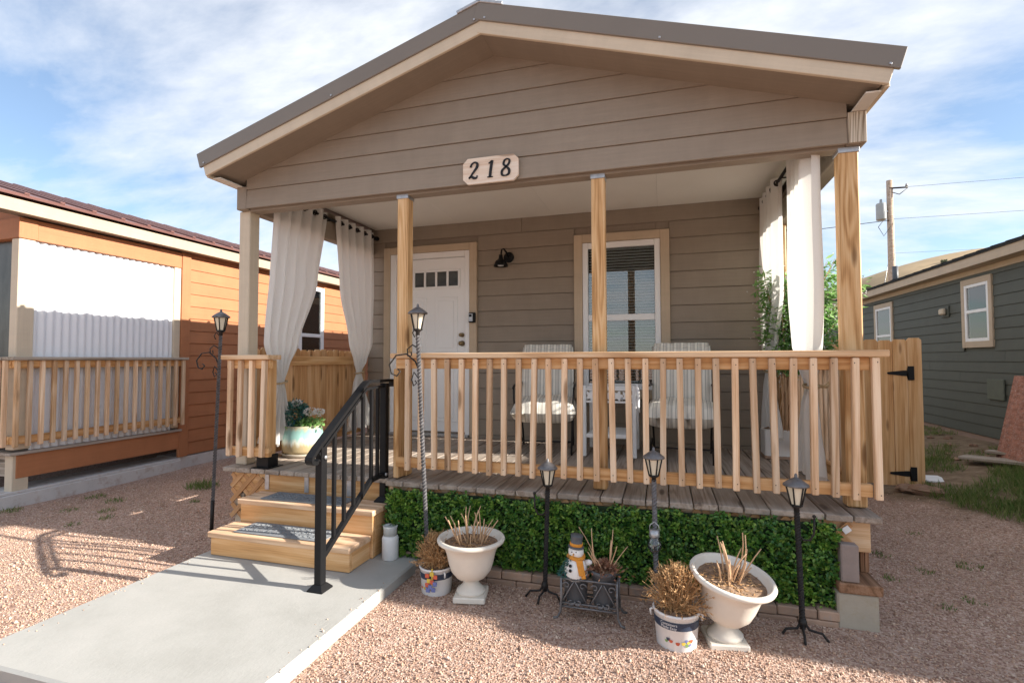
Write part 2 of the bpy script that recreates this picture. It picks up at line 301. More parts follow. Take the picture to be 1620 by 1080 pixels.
def boxmesh(l, w, h, bev, mat):
    key = (round(l, 4), round(w, 4), round(h, 4), bev, mat)
    if key in BOXC: return BOXC[key]
    bev = min(bev, .3*min(l, w, h)); V = []; idx = {}
    for sx in (-1, 1):
        for sy in (-1, 1):
            for sz in (-1, 1):
                for ax in range(3):
                    p = [sx*(l/2-bev), sy*(w/2-bev), sz*(h/2-bev)]; s = (sx, sy, sz)
                    p[ax] = s[ax]*(l/2, w/2, h/2)[ax]; idx[(s, ax)] = len(V); V.append(p)
    F = []
    for ax in range(3):
        b_, c_ = (ax+1) % 3, (ax+2) % 3
        for sg in (-1, 1):
            q = []
            for (u, v) in ((-1, -1), (1, -1), (1, 1), (-1, 1)):
                s = [0, 0, 0]; s[ax] = sg; s[b_] = u; s[c_] = v; q.append(idx[(tuple(s), ax)])
            F.append(q if sg > 0 else q[::-1])
        for u in (-1, 1):       # edge chamfers along ax
            for v in (-1, 1):
                s0 = [0, 0, 0]; s1 = [0, 0, 0]; s0[ax] = -1; s1[ax] = 1; s0[b_] = s1[b_] = u; s0[c_] = s1[c_] = v
                q = [idx[(tuple(s0), b_)], idx[(tuple(s1), b_)], idx[(tuple(s1), c_)], idx[(tuple(s0), c_)]]
                F.append(q if u*v < 0 else q[::-1])
    for sx in (-1, 1):
        for sy in (-1, 1):
            for sz in (-1, 1):
                s = (sx, sy, sz); q = [idx[(s, 0)], idx[(s, 1)], idx[(s, 2)]]
                F.append(q if sx*sy*sz > 0 else q[::-1])
    me = bpy.data.meshes.new('box'); me.from_pydata(V, [], F); me.update()
    me.materials.append(M[mat]); BOXC[key] = me
    return me
def box(name, x0, x1, y0, y1, z0, z1, mat, parent=None, bev=.004, axis=None, rot=None):
    """axis-aligned box; local X is the long (grain) axis"""
    d = (x1-x0, y1-y0, z1-z0); c = Vector(((x0+x1)/2, (y0+y1)/2, (z0+z1)/2))
    ax = axis if axis is not None else max(range(3), key=lambda i: d[i])
    if ax == 0: q = Matrix.Identity(3); dims = d
    elif ax == 1: q = Matrix(((0, -1, 0), (1, 0, 0), (0, 0, 1))); dims = (d[1], d[0], d[2])
    else: q = Matrix(((0, 0, -1), (0, 1, 0), (1, 0, 0))); dims = (d[2], d[1], d[0])
    if rot is not None: q = rot.to_3x3() @ q
    return put(name, boxmesh(*dims, bev, mat), mat, parent, Matrix.Translation(c) @ q.to_4x4())
def plank(name, a, b, w, h, mat, parent=None, upv=(0, 0, 1), bev=.004):
    a = Vector(a); b = Vector(b); X = (b-a).normalized(); Z = Vector(upv); Y = Z.cross(X).normalized(); Z = X.cross(Y)
    q = Matrix((X, Y, Z)).transposed()
    return put(name, boxmesh((b-a).length, w, h, bev, mat), mat, parent, Matrix.Translation((a+b)/2) @ q.to_4x4())
def meshobj(name, V, F, mat, parent=None, mw=None, smooth=False):
    me = bpy.data.meshes.new(name); me.from_pydata([tuple(v) for v in V], [], F); me.update()
    if smooth: me.polygons.foreach_set('use_smooth', [True]*len(me.polygons))
    return put(name, me, mat, parent, mw)
def prism(name, pts, mat, thick, origin, ex, ey, parent=None):
    """polygon pts (u,v) in the plane origin+u*ex+v*ey, extruded by thick along ex x ey"""
    ex = Vector(ex).normalized(); ey = Vector(ey).normalized(); ez = ex.cross(ey)
    n = len(pts); cu = sum(p[0] for p in pts)/n; cv = sum(p[1] for p in pts)/n
    V = [(p[0]-cu, p[1]-cv, 0) for p in pts]+[(p[0]-cu, p[1]-cv, thick) for p in pts]
    F = [list(range(n))[::-1], list(range(n, 2*n))]+[[i, (i+1) % n, n+(i+1) % n, n+i] for i in range(n)]
    q = Matrix((ex, ey, ez)).transposed().to_4x4()
    return meshobj(name, V, F, mat, parent, Matrix.Translation(Vector(origin)+cu*ex+cv*ey) @ q)
def tube_geo(pts, rad, sides=8, twist=0, closed=False, caps=True):
    pts = [Vector(p) for p in pts]; n = len(pts); V = []; F = []
    prev = None
    for i, p in enumerate(pts):
        if closed: d = (pts[(i+1) % n]-pts[i-1])
        else: d = pts[min(i+1, n-1)]-pts[max(i-1, 0)]
        d.normalize()
        if prev is None:
            ref = Vector((0, 0, 1)) if abs(d.z) < .9 else Vector((1, 0, 0))
            u = ref.cross(d).normalized()
        else: u = (prev-d*prev.dot(d)).normalized()
        prev = u; v = d.cross(u); r = rad[i] if hasattr(rad, '__len__') else rad
        for k in range(sides):
            a = 2*math.pi*k/sides+twist*i; V.append(p+u*(r*math.cos(a))+v*(r*math.sin(a)))
    m = n if closed else n-1
    for i in range(m):
        for k in range(sides):
            a = i*sides+k; b = i*sides+(k+1) % sides; c = ((i+1) % n)*sides+(k+1) % sides; d_ = ((i+1) % n)*sides+k
            F.append([a, b, c, d_])
    if caps and not closed:
        F.append(list(range(sides))[::-1]); F.append([(n-1)*sides+k for k in range(sides)])
    return V, F
def tube(name, pts, rad, mat, parent=None, sides=8, twist=0, closed=False, smooth=True):
    o = Vector(pts[0]); V, F = tube_geo([Vector(p)-o for p in pts], rad, sides, twist, closed)
    return meshobj(name, V, F, mat, parent, Matrix.Translation(o), smooth)
def merge(parts):
    V = []; F = []
    for v, f in parts:
        k = len(V); V += list(v); F += [[i+k for i in q] for q in f]
    return V, F
def tubes(name, list_of, mat, parent=None, sides=6, smooth=True):
    o = Vector(list_of[0][0][0]); V, F = merge([tube_geo([Vector(p)-o for p in pts], r, sides) for pts, r in list_of])
    return meshobj(name, V, F, mat, parent, Matrix.Translation(o), smooth)
def lathe_geo(prof, n=32, wob=0):
    V = []; F = []
    for r, z in prof:
        for k in range(n): a = 2*math.pi*k/n; V.append((r*math.cos(a), r*math.sin(a), z))
    for i in range(len(prof)-1):
        for k in range(n): F.append([i*n+k, i*n+(k+1) % n, (i+1)*n+(k+1) % n, (i+1)*n+k])
    F.append(list(range(n))[::-1]); m = (len(prof)-1)*n; F.append([m+k for k in range(n)])
    return V, F
def lathe(name, prof, mat, parent, mw, n=32, smooth=True):
    V, F = lathe_geo(prof, n); o = meshobj(name, V, F, mat, parent, mw, smooth)
    return o
def T(x, y, z): return Matrix.Translation((x, y, z))
def fastmesh(name, V, tris, mat, parent=None, mw=None):
    me = bpy.data.meshes.new(name); V = np.asarray(V, np.float32); tris = np.asarray(tris, np.int32); nf, k = tris.shape
    me.vertices.add(len(V)); me.vertices.foreach_set('co', V.ravel())
    me.loops.add(nf*k); me.loops.foreach_set('vertex_index', tris.ravel())
    me.polygons.add(nf); me.polygons.foreach_set('loop_start', np.arange(0, nf*k, k, dtype=np.int32)); me.polygons.foreach_set('loop_total', np.full(nf, k, np.int32))
    me.update(calc_edges=True); me.validate()
    return put(name, me, mat, parent, mw)
def unit(a): return a/np.maximum(np.linalg.norm(a, axis=-1, keepdims=True), 1e-9)
def leaves(name, P, D, U, ln, wd, mat, parent=None, mw=None, fold=.25):
    """diamond leaves folded on the midrib: P base points, D direction, U upside"""
    P = np.asarray(P, float); D = unit(np.asarray(D, float)); U = np.asarray(U, float); n = len(P)
    S_ = unit(np.cross(D, U)); U = np.cross(S_, D); ln = np.broadcast_to(ln, n)[:, None]; wd = np.broadcast_to(wd, n)[:, None]
    a = P; m1 = P+D*ln*.5-U*wd*fold; tip = P+D*ln; l = P+D*ln*.45+S_*wd*.5+U*wd*.1; r = P+D*ln*.45-S_*wd*.5+U*wd*.1
    V = np.stack([a, l, tip, r, m1], 1).reshape(-1, 3); k = np.arange(n)[:, None]*5
    t = np.concatenate([k+np.array([[0, 4, 1]]), k+np.array([[1, 4, 2]]), k+np.array([[2, 4, 3]]), k+np.array([[3, 4, 0]])], 0)
    return fastmesh(name, V, t, mat, parent, mw)
def strands(name, paths, rad, mat, parent=None, mw=None, leafs=None):
    V, F = merge([tube_geo(p, r, 4, caps=False) for p, r in zip(paths, rad)])
    return meshobj(name, V, F, mat, parent, mw)

# ------------------------------------------------------------------ setting: ground, walkway, hill
def gz(x, y):
    s = np.clip((np.asarray(x, float)-.7)/2.6, 0, 1); s = s*s*(3-2*s)
    l = np.clip((-np.asarray(x, float)-5.6)/1.4, 0, 1)
    return -.575+.27*s*np.clip((np.asarray(y, float)+1)/3, 0, 1)+.03*l+.010*np.sin(np.asarray(x)*3.1+1)*np.sin(np.asarray(y)*2.3)
def build_ground():
    xs = np.concatenate([[-900, -300, -100, -40, -20, -14], np.linspace(-10, 6, 130), [9, 14, 22, 40, 100, 300, 900]])
    ys = np.concatenate([[-900, -300, -100, -30, -12, -7], np.linspace(-4.5, 12, 130), [15, 20, 30, 60, 120, 300, 900]])
    X, Y = np.meshgrid(xs, ys); Z = gz(X, Y); nx, ny = len(xs), len(ys)
    V = np.stack([X, Y, Z], -1).reshape(-1, 3); i = np.arange((ny-1)*(nx-1)); a = (i//(nx-1))*nx+i % (nx-1)
    q = np.stack([a, a+1, a+nx+1, a+nx], 1)
    o = fastmesh('ground', V, q, 'ground'); o.data.polygons.foreach_set('use_smooth', [True]*len(o.data.polygons))
    tag(o, 'pink gravel and bare dirt ground around the houses', 'ground', kind='structure')
    w = box('walkway', -4.19, -2.665, -1.79, .02, -.66, -.5, 'walk', None, .012)
    tag(w, 'pale grey concrete walkway leading to the wooden steps', 'walkway', kind='structure')
build_ground()
def build_gravel():
    def inrect(x, y, r): return (x > r[0]) & (x < r[1]) & (y > r[2]) & (y < r[3])
    n = 220000
    x = rng.uniform(-6.9, 2.6, n); y = -2.3+rng.random(n)**1.0*5.6
    keep = ~inrect(x, y, (-4.2, -2.655, -1.8, .05)) & ~inrect(x, y, (-4.5, .1, -.02, 6)) & ~((x < -3.6) & (y > 3)) & ~inrect(x, y, (-4.05, -1.3, -3, -2.05))
    keep &= ~((x > 1.0) & (x+.55*y+rng.normal(0, .25, n) > 2.6)) & ~inrect(x, y, (-.17, .05, -.19, .1)) & ~inrect(x, y, (-2.75, -.15, -.2, .1))
    far = np.clip(1.25-np.maximum(y, 0)*.25, .4, 1); keep &= rng.random(n) < far
    ex = np.where(rng.random(70) < .5, -4.19+np.abs(rng.normal(0, .05, 70)), -2.665-np.abs(rng.normal(0, .045, 70))); ey = rng.uniform(-1.75, -.55, 70)
    x = np.concatenate([x[keep], ex]); y = np.concatenate([y[keep], ey]); n = len(x); r = rng.uniform(.0028, .0064, n)*np.where(rng.random(n) < .04, 1.9, 1)
    base = np.array([[1, 0, 0], [0, 1, 0], [-1, 0, 0], [0, -1, 0], [0, 0, 1], [0, 0, -.8]], float)
    V = base[None]*r[:, None, None]*rng.uniform(.65, 1.25, (n, 6, 1))
    a = rng.uniform(0, 6.28, n); c, s = np.cos(a), np.sin(a); b = rng.normal(0, .5, n); cb, sb = np.cos(b), np.sin(b)
    vx = V[..., 0]*cb[:, None]+V[..., 2]*sb[:, None]; vz = -V[..., 0]*sb[:, None]+V[..., 2]*cb[:, None]
    V = np.stack([vx*c[:, None]-V[..., 1]*s[:, None]+x[:, None], vx*s[:, None]+V[..., 1]*c[:, None]+y[:, None], vz+(np.where((x > -4.195) & (x < -2.66) & (y > -1.79) & (y < .0), -.5, gz(x, y))+r*.35)[:, None]], -1).reshape(-1, 3)
    f = np.array([[0, 1, 4], [1, 2, 4], [2, 3, 4], [3, 0, 4], [1, 0, 5], [2, 1, 5], [3, 2, 5], [0, 3, 5]])
    t = (np.arange(n)[:, None, None]*6+f[None]).reshape(-1, 3)
    o = fastmesh('gravel', V, t, 'pebble'); tag(o, 'loose pink gravel pebbles covering the front yard', 'gravel', kind='stuff')
build_gravel()
def build_hill():
    xs = np.linspace(-60, 330, 60); ys = np.linspace(110, 330, 30); X, Y = np.meshgrid(xs, ys)
    Z = -1+39*np.exp(-((X-110)/85)**2)*np.clip((Y-110)/90, 0, 1)**.8+1.2*np.sin(X*.11)*np.cos(Y*.07)*np.clip((Y-110)/90, 0, 1)
    nx, ny = 60, 30; i = np.arange((ny-1)*(nx-1)); a = (i//(nx-1))*nx+i % (nx-1)
    o = fastmesh('hill', np.stack([X, Y, Z], -1).reshape(-1, 3), np.stack([a, a+1, a+nx+1, a+nx], 1), 'hill')
    o.data.polygons.foreach_set('use_smooth', [True]*len(o.data.polygons)); tag(o, 'dry golden grass hillside rising far behind the houses', 'hill', kind='structure')
    P = []
    for k in range(60):
        x = rng.uniform(40, 110); y = rng.uniform(125, 190); r = rng.uniform(.5, 1.3)
        z = -1+39*math.exp(-((x-110)/85)**2)*min(max((y-110)/90, 0), 1)**.8+1.2*math.sin(x*.11)*math.cos(y*.07)*min(1, (y-110)/90)
        c = rng.normal(0, 1, (60, 3)); P.append(unit(c)*r*rng.uniform(.5, 1, (60, 1))*np.array([1.2, 1.2, .7])+np.array([x, y, z+.3*r]))
    P = np.concatenate(P); D = rng.normal(0, 1, P.shape); o = leaves('hillside_scrub', P, D, rng.normal(0, 1, P.shape), .7, .5, 'bush')
    tag(o, 'scattered dark scrub bushes dotting the far hillside', 'scrub', kind='stuff')
build_hill()
def build_grass():
    P = []
    def clump(x, y, r, n, h):
        a = rng.uniform(0, 6.28, n); q = r*np.sqrt(rng.random(n)); P.append(np.stack([x+q*np.cos(a), y+q*np.sin(a), np.full(n, h)*rng.uniform(.5, 1.2, n)], 1))
    for k in range(150):
        x = rng.uniform(1.5, 3.2); y = rng.uniform(1.0, 9)
        if x+.55*y > 3.0+rng.normal(0, .25) and math.sin(x*3.1+y*1.7)+rng.normal(0, .5) > -.35: clump(x, y, .16, 90, .09)
    for (x, y) in ((1.75, 2.35), (2.1, 2.1), (1.95, 1.75), (2.5, 2.9), (2.2, 1.35), (2.45, 1.7), (2.8, 3.1), (1.7, 2.7), (2.3, 2.5), (2.0, 1.45), (2.35, 1.05), (2.6, 2.2), (1.85, 2.05), (2.15, 2.8), (2.5, 3.3), (1.75, 3.9), (2.1, 4.2), (1.7, 4.6)): clump(x, y, .24, 420, .12)
    for (x, y, r, n, h) in ((.45, 1.0, .06, 40, .04), (.62, .75, .05, 30, .035), (.35, .55, .05, 30, .035), (.7, .35, .06, 30, .03), (.95, .95, .08, 50, .04), (1.1, .4, .05, 30, .04), (.5, .22, .05, 30, .03), (.9, 1.6, .05, 25, .03),
                            (-6.0, 1.15, .16, 260, .10), (-6.35, .45, .08, 60, .05), (-6.1, .2, .07, 50, .04), (-6.7, .5, .09, 60, .05), (-5.9, .05, .06, 40, .04), (-6.9, -.1, .08, 60, .05), (-6.45, .1, .07, 40, .04), (-6.0, -.15, .06, 30, .03), (-5.6, .7, .05, 40, .04)): clump(x, y, r, n, h)
    P = np.concatenate(P); n = len(P); h = P[:, 2]; base = np.stack([P[:, 0], P[:, 1], gz(P[:, 0], P[:, 1])-.005], 1)
    D = np.stack([rng.normal(0, .45, n), rng.normal(0, .45, n), np.ones(n)], 1)
    o = leaves('grass_tufts', base, D, rng.normal(0, 1, (n, 3)), h, .006, 'grass'); tag(o, 'short green grass tufts growing through the dirt and gravel', 'grass', kind='stuff')
build_grass()

# ------------------------------------------------------------------ the house
XL, XR = -4.34, 0.0              # inner faces of the side beams
RID = -2.18; SLOPE = (3.015-2.301)/2.31
def zrk(x, z0=3.015): return z0-SLOPE*abs(x-RID)     # fascia underside line at the rake
house = thing('house', (RID, 2, -.57), 'taupe one-storey house with front porch gable and number plaque', 'house')
def sub(name, parent, me=None): return put(name, None, None, parent, WM[parent.name].copy())
def gable(h, x0, x1, rid, slope, zap, y, thick, mat, zb, expo, zfirst):
    z = zb; first = True
    while z < zap-.03:
        zt = zfirst if first else z+expo
        first = False; zt2 = min(zt, zap)
        def lim(zz): return min(x1, rid+(zap-zz)/slope), max(x0, rid-(zap-zz)/slope)
        r0, l0 = lim(z+.004); r1, l1 = lim(zt2)
        pts = [(l0, z+.004), (r0, z+.004)]
        if zt2 > zap-slope*(x1-rid) and z+.004 < zap-slope*(x1-rid): pts += [(x1, zap-slope*(x1-rid))]
        pts += [(r1, zt2), (l1, zt2)] if r1-l1 > .02 else [(rid, zt2)]
        if zt2 > zap-slope*(rid-x0) and z+.004 < zap-slope*(rid-x0): pts += [(x0, zap-slope*(rid-x0))]
        tb = .022
        o = prism('siding_board', pts, mat, thick+tb*.35, (0, y, 0), (1, 0, 0), (0, 0, 1), h)
        # lap: lean each board so its foot stands proud
        o.matrix_basis = o.matrix_basis @ Matrix.Rotation(R(-3.4), 4, 'X'); z = zt
gw = box('gable_wall', XL, XR, .045, .085, 2.13, 2.30, 'siding', house, .002)
gable(gw, XL, XR, RID, SLOPE, 3.03, .028, .012, 'siding', 2.112, .158, 2.268)
prism('gable_backing', [(XL, 2.302), (XR, 2.302), (RID, 3.02)], 'siding', .03, (0, .08, 0), (1, 0, 0), (0, 0, 1), house)
box('porch_beam', XL, XR, .046, .14, 2.10, 2.128, 'siding', house, .002)
for x0, x1, m in ((XL-.1, XL-.002, 'siding'), (XR+.002, XR+.1, 'siding')):
    box('side_beam', x0, x1, .005, 1.955, 2.112, 2.30, m, house, .004)
box('beam_end', .006, .096, -.001, .004, 2.116, 2.296, 'endgrain', house, .001)
# back wall siding with lap boards (door and window cut out)
bw = sub('front_wall', house)
for a in ((-4.43, -1.80, -.05, 2.45), (-1.10, .09, -.05, 2.45), (-1.799, -1.101, -.05, .60), (-1.799, -1.101, 2.03, 2.45)): box('wall_sheathing', a[0], a[1], 1.99, 2.06, a[2], a[3], 'siding', bw, .002)
def lapwall(parent, along, a0, a1, fixed, zs, holes, mat, sign, expo=None):
    """lap boards: along 'x' (facing -y, sign -1) or 'y' (facing +-x)"""
    for z0, z1 in zip(zs[:-1], zs[1:]):
        spans = [(a0, a1)]
        for (h0, h1, hz0, hz1) in holes:
            if hz0 < z1-.02 and hz1 > z0+.02:
                new = []
                for s0, s1 in spans:
                    if h1 <= s0 or h0 >= s1: new.append((s0, s1))
                    else:
                        if h0-s0 > .01: new.append((s0, h0))
                        if s1-h1 > .01: new.append((h1, s1))
                spans = new
        for s0, s1 in spans:
            # random butt joints on long boards
            cuts = [s0]
            while cuts[-1]+3.66 < s1: cuts.append(cuts[-1]+(3.66 if len(cuts) > 1 else random.uniform(1.2, 3.4)))
            cuts.append(s1)
            for c0, c1 in zip(cuts[:-1], cuts[1:]):
                h = z1-z0-.003
                if along == 'x':
                    o = box('siding_board', c0+.001, c1-.001, fixed-.008, fixed+.008, z0+.003, z1, mat, parent, .002, 0)
                    o.matrix_basis = o.matrix_basis @ Matrix.Rotation(R(-3.8), 4, 'X')
                else:
                    o = box('siding_board', fixed-.008, fixed+.008, c0+.001, c1-.001, z0+.003, z1, mat, parent, .002, 1)
                    o.matrix_basis = o.matrix_basis @ Matrix.Rotation(R(3.8)*(-1 if sign > 0 else 1), 4, 'X')
ZS = [-.03]+[.03+.171*k for k in range(14)]+[2.43]
lapwall(bw, 'x', -4.43, .09, 1.972, ZS, [(-4.20, -3.03, -1, 2.175), (-1.936, -.972, .46, 2.168)], 'siding', -1)
for xs, sg in ((-4.45, -1), (.105, 1)):
    sw = box('side_wall', min(xs, xs-sg*.06), max(xs, xs-sg*.06), 2.07, 11, -.3, 2.40, 'siding', house, .002)
    lapwall(sw, 'y', 2.07, 11, xs+sg*.012, [-.3+.171*k for k in range(16)], [], 'siding', sg)
box('foundation', -4.42, .08, 2.1, 10.9, -.6, -.31, 'concrete', house, .004)
box('rear_wall', -4.4, .06, 10.9, 11, -.3, 2.4, 'siding', house, .004)
# ceiling panels of the porch
for k in range(4):
    x0 = XL+.003+k*(XR-XL)/4
    box('ceiling_panel', x0, x0+(XR-XL)/4-.0012, .145, 1.965, 2.415, 2.43, 'ceil', house, .0006)
# roof
roof = sub('roof', house)
YR0, YR1 = -.27, 11.2
def slope_box(name, u0, u1, y0, y1, zoff0, zoff1, mat, parent, side, bev=.003, rid=RID, zap=3.015, slope=SLOPE):
    """slab lying along one roof slope; u measured horizontally from the ridge"""
    th = math.atan(slope); c = math.cos(th); um = (u0+u1)/2; zm = zap-slope*um+(zoff0+zoff1)/2
    X = Vector((side*c, 0, -math.sin(th))); Z = Vector((side*math.sin(th), 0, c)); Y = Z.cross(X)
    L_ = (u1-u0)/c; wy = y1-y0
    q = Matrix((X, Y, Z)).transposed()
    return put(name, boxmesh(L_, wy, (zoff1-zoff0)*c, bev, mat), mat, parent, Matrix.Translation((rid+side*um, (y0+y1)/2, zm)) @ q.to_4x4())
for s in (-1, 1):
    hw = 2.305
    slope_box('roof_panel', 0, hw+.06, YR0+.01, YR1, .16, .195, 'roofmetal', roof, s)
    slope_box('rake_trim', -.028, hw+.055, YR0-.012-.0015*s, YR0+.008, .083, .205, 'roofmetal', roof, s)
    slope_box('fascia', -.014, hw, YR0-.0012*s, YR0+.022, 0, .086, 'cream', roof, s)
    slope_box('soffit', .0, hw-.03, YR0+.024, .0215, .012, .03, 'soffit', roof, s)
    slope_box('soffit', hw-.11, hw-.03, .0215, YR1-.1, .012, .03, 'soffit', roof, s)
    for u in (.03, 1.13, 2.29): slope_box('screw', u, u+.012, YR0-.018, YR0-.012, .095, .107, 'galv', roof, s, .001)
    xe = RID+s*hw; ze = zrk(xe)
    box('eave_fascia', min(xe-s*.022, xe), max(xe-s*.022, xe), YR0+.024, YR1, ze+.0, ze+.135, 'cream', roof, .002, 1)
    box('soffit_vent', min(xe-s*.10, xe-s*.024), max(xe-s*.10, xe-s*.024), YR0+.06, YR0+2.2, ze-.004, ze+.006, 'vent', roof, .002, 1)
    y = YR0+.12
    while y < YR1-.05:
        slope_box('roof_rib', 0, hw+.065, y-.02, y+.02, .19, .217, 'roofmetal', roof, s); y += .305
slope_box('ridge_cap', -.02, .16, YR0-.02, YR1, .20, .222, 'galv', roof, 1); slope_box('ridge_cap', -.02, .16, YR0-.02, YR1, .20, .222, 'galv', roof, -1)
box('ridge_vent', RID-.11, RID+.11, YR0+.02, 11, 3.2, 3.245, 'galv', roof, .01, 1)
# posts
box('porch_post', -4.462, -4.352, .06, .17, 0, 2.112, 'cream', house, .006)
for x0, x1 in ((-2.965, -2.875), (-1.5, -1.41), (-.035, .07)):
    p = box('porch_post', x0, x1, .05, .14, 0.004, 2.085, 'post', house, .008)
    box('post_cap', x0-.004, x1+.004, .044, .146, 2.078, 2.11, 'galv', p, .002)
box('porch_post', -.03, .06, 1.84, 1.93, 0, 2.112, 'post', house, .008)
# door
DY = 1.955
door = sub('door', house)
for a in ((-4.197, -4.115, 0, 2.178), (-3.117, -3.029, 0, 2.178)): box('door_trim', a[0], a[1], DY-.028, DY+.02, a[2], a[3], 'tan', door, .003)
box('door_trim', -4.114, -3.118, DY-.0275, DY+.02, 2.098, 2.178, 'tan', door, .003)
for a in ((-4.113, -4.04), (-3.172, -3.119)): box('door_frame', a[0], a[1], DY-.02, DY+.03, 0, 2.096, 'white', door, .004)
box('door_frame', -4.039, -3.173, DY-.0195, DY+.03, 2.03, 2.096, 'white', door, .004)
box('threshold', -4.11, -3.12, DY-.06, DY+.03, .002, .03, 'galv', door, .004)
leafm = box('door_leaf', -4.036, -3.176, DY+.012, DY+.05, .05, 2.026, 'white', door, .003)
for px0, px1, pz0, pz1 in ((-3.94, -3.66, .95, 1.58), (-3.55, -3.27, .95, 1.58), (-3.94, -3.66, .16, .82), (-3.55, -3.27, .16, .82)):
    box('door_panel', px0, px1, DY+.004, DY+.02, pz0, pz1, 'white', leafm, .006)
    box('door_panel', px0+.045, px1-.045, DY-.003, DY+.012, pz0+.045, pz1-.045, 'white', leafm, .006)
wf = box('light_frame', -3.83, -3.24, DY-.004, DY+.02, 1.675, 1.702, 'white', leafm, .004)
box('light_frame', -3.83, -3.24, DY-.004, DY+.02, 1.87, 1.895, 'white', leafm, .004)
for k in range(5): box('light_frame', -3.83+k*.1412, -3.83+k*.1412+.026, DY-.0035, DY+.02, 1.70, 1.87, 'white', leafm, .004)
for k in range(4): box('door_pane', -3.804+k*.1412, -3.69+k*.1412, DY+.006, DY+.0105, 1.70, 1.87, 'vinyl', leafm, .001)
def knob(x, z, r, nm): lathe(nm, [(.001, 0), (r*1.15, 0), (r*1.15, .008), (r*.5, .012), (r*.5, .03), (r, .042), (r*.9, .06), (.001, .066)], 'brass', leafm, T(x, DY+.012, z) @ Matrix.Rotation(R(90), 4, 'X'), 20)
knob(-3.215, 1.045, .027, 'door_knob'); knob(-3.215, 1.14, .022, 'deadbolt')
# window
win = sub('window', house)
WY = 1.955
for n_, a in (('window_trim', (-1.936, -1.848, .46, 2.17)), ('window_trim', (-1.06, -.972, .46, 2.17))): box(n_, a[0], a[1], WY-.028, WY+.02, a[2], a[3], 'tan', win, .003)
box('window_trim', -1.847, -1.061, WY-.0275, WY+.02, 2.084, 2.17, 'tan', win, .003); box('window_trim', -1.847, -1.061, WY-.0275, WY+.02, .46, .55, 'tan', win, .003)
for a in ((-1.846, -1.79, .552, 2.082), (-1.118, -1.062, .552, 2.082)): box('window_frame', a[0], a[1], WY-.02, WY+.03, a[2], a[3], 'white', win, .005)
for z0, z1 in ((2.02, 2.081), (1.26, 1.325), (.553, .615)): box('window_frame', -1.789, -1.119, WY-.0195+(.01 if z0 == 1.26 else 0), WY+.03, z0, z1, 'white', win, .005)
box('upper_pane', -1.789, -1.119, WY+.012, WY+.016, 1.325, 2.02, 'glass', win, .001)
box('lower_pane', -1.789, -1.119, WY+.004, WY+.008, .615, 1.26, 'glass', win, .001)
k = .63
while k < 2.02:
    o = box('blind_slat', -1.785, -1.123, WY+.052, WY+.078, k, k+.003, 'white', win, .0008, 0, Matrix.Rotation(R(-28), 3, 'X')); k += .030
box('dark_window_back', -1.846, -1.062, WY+.15, WY+.17, .55, 2.08, 'dark', win, .002)  # near-black sheet painted as the unlit room behind the blinds
for x0, x1 in ((-1.846, -1.836), (-1.072, -1.062)): pass

# ------------------------------------------------------------------ house number plaque
def stroke(pts, wid, n=8):
    """polyline (u,v) with widths -> ribbon"""
    P = []; Wd = []
    for i in range(len(pts)-1):
        p0 = np.array(pts[max(i-1, 0)]); p1 = np.array(pts[i]); p2 = np.array(pts[i+1]); p3 = np.array(pts[min(i+2, len(pts)-1)])
        for k in range(n):
            t = k/n; q = .5*((2*p1)+(-p0+p2)*t+(2*p0-5*p1+4*p2-p3)*t*t+(-p0+3*p1-3*p2+p3)*t**3)
            P.append(q); Wd.append(wid[i]*(1-t)+wid[i+1]*t)
    P.append(np.array(pts[-1])); Wd.append(wid[-1])
    V = []; F = []
    for i, p in enumerate(P):
        d = P[min(i+1, len(P)-1)]-P[max(i-1, 0)]; d = d/(np.linalg.norm(d)+1e-9); nn = np.array([-d[1], d[0]])
        V += [tuple(p+nn*Wd[i]/2), tuple(p-nn*Wd[i]/2)]
    for i in range(len(P)-1): F.append([2*i, 2*i+1, 2*i+3, 2*i+2])
    return V, F
def glyph(name, strokes, u0, v0, h, origin, parent, mat, slant=.22, thick=.007):
    VV = []; FF = []
    for pts, wid in strokes:
        V, F = stroke(pts, wid); n = len(V); k = len(VV)
        q = [(u0+h*(u+slant*v), v0+h*v) for u, v in V]
        VV += [(a, 0, b) for a, b in q]+[(a, -thick, b) for a, b in q]
        FF += [[k+i for i in f] for f in F]+[[k+n+i for i in f][::-1] for f in F]
        m = n//2
        for i in range(m-1): FF += [[k+2*i, k+2*i+2, k+n+2*i+2, k+n+2*i], [k+2*i+1, k+n+2*i+1, k+n+2*i+3, k+2*i+3]]
        FF += [[k, k+n, k+n+1, k+1], [k+n-2, k+n-1, k+2*n-1, k+2*n-2]]
    return meshobj(name, VV, FF, mat, parent, T(*origin))
plq = thing('house_number_sign', (-2.193, 0, 2.11), 'light wood house number plaque reading 218 on the porch beam', 'sign')
c = .035; hw_, hh = .205, .092
prism('plaque_board', [(-hw_+c, -hh), (hw_-c, -hh), (hw_, -hh+c), (hw_, hh-c), (hw_-c, hh), (-hw_+c, hh), (-hw_, hh-c), (-hw_, -hh+c)], 'signwood', .02, (-2.193, -.005, 2.195), (1, 0, 0), (0, 0, 1), plq)
PO = (-2.193, -.0252, 2.195)
two = [([(.08, .72), (.12, .9), (.30, 1.0), (.48, .9), (.48, .7), (.30, .42), (.05, .04)], [.13, .09, .08, .14, .16, .12, .06]), ([(.03, .07), (.18, .15), (.36, .06), (.52, .06), (.56, .2)], [.06, .14, .15, .10, .04])]
one = [([(.30, 1.0), (.28, .5), (.28, .02)], [.16, .16, .16]), ([(.10, .84), (.30, .98)], [.05, .09]), ([(.12, .025), (.46, .025)], [.055, .055])]
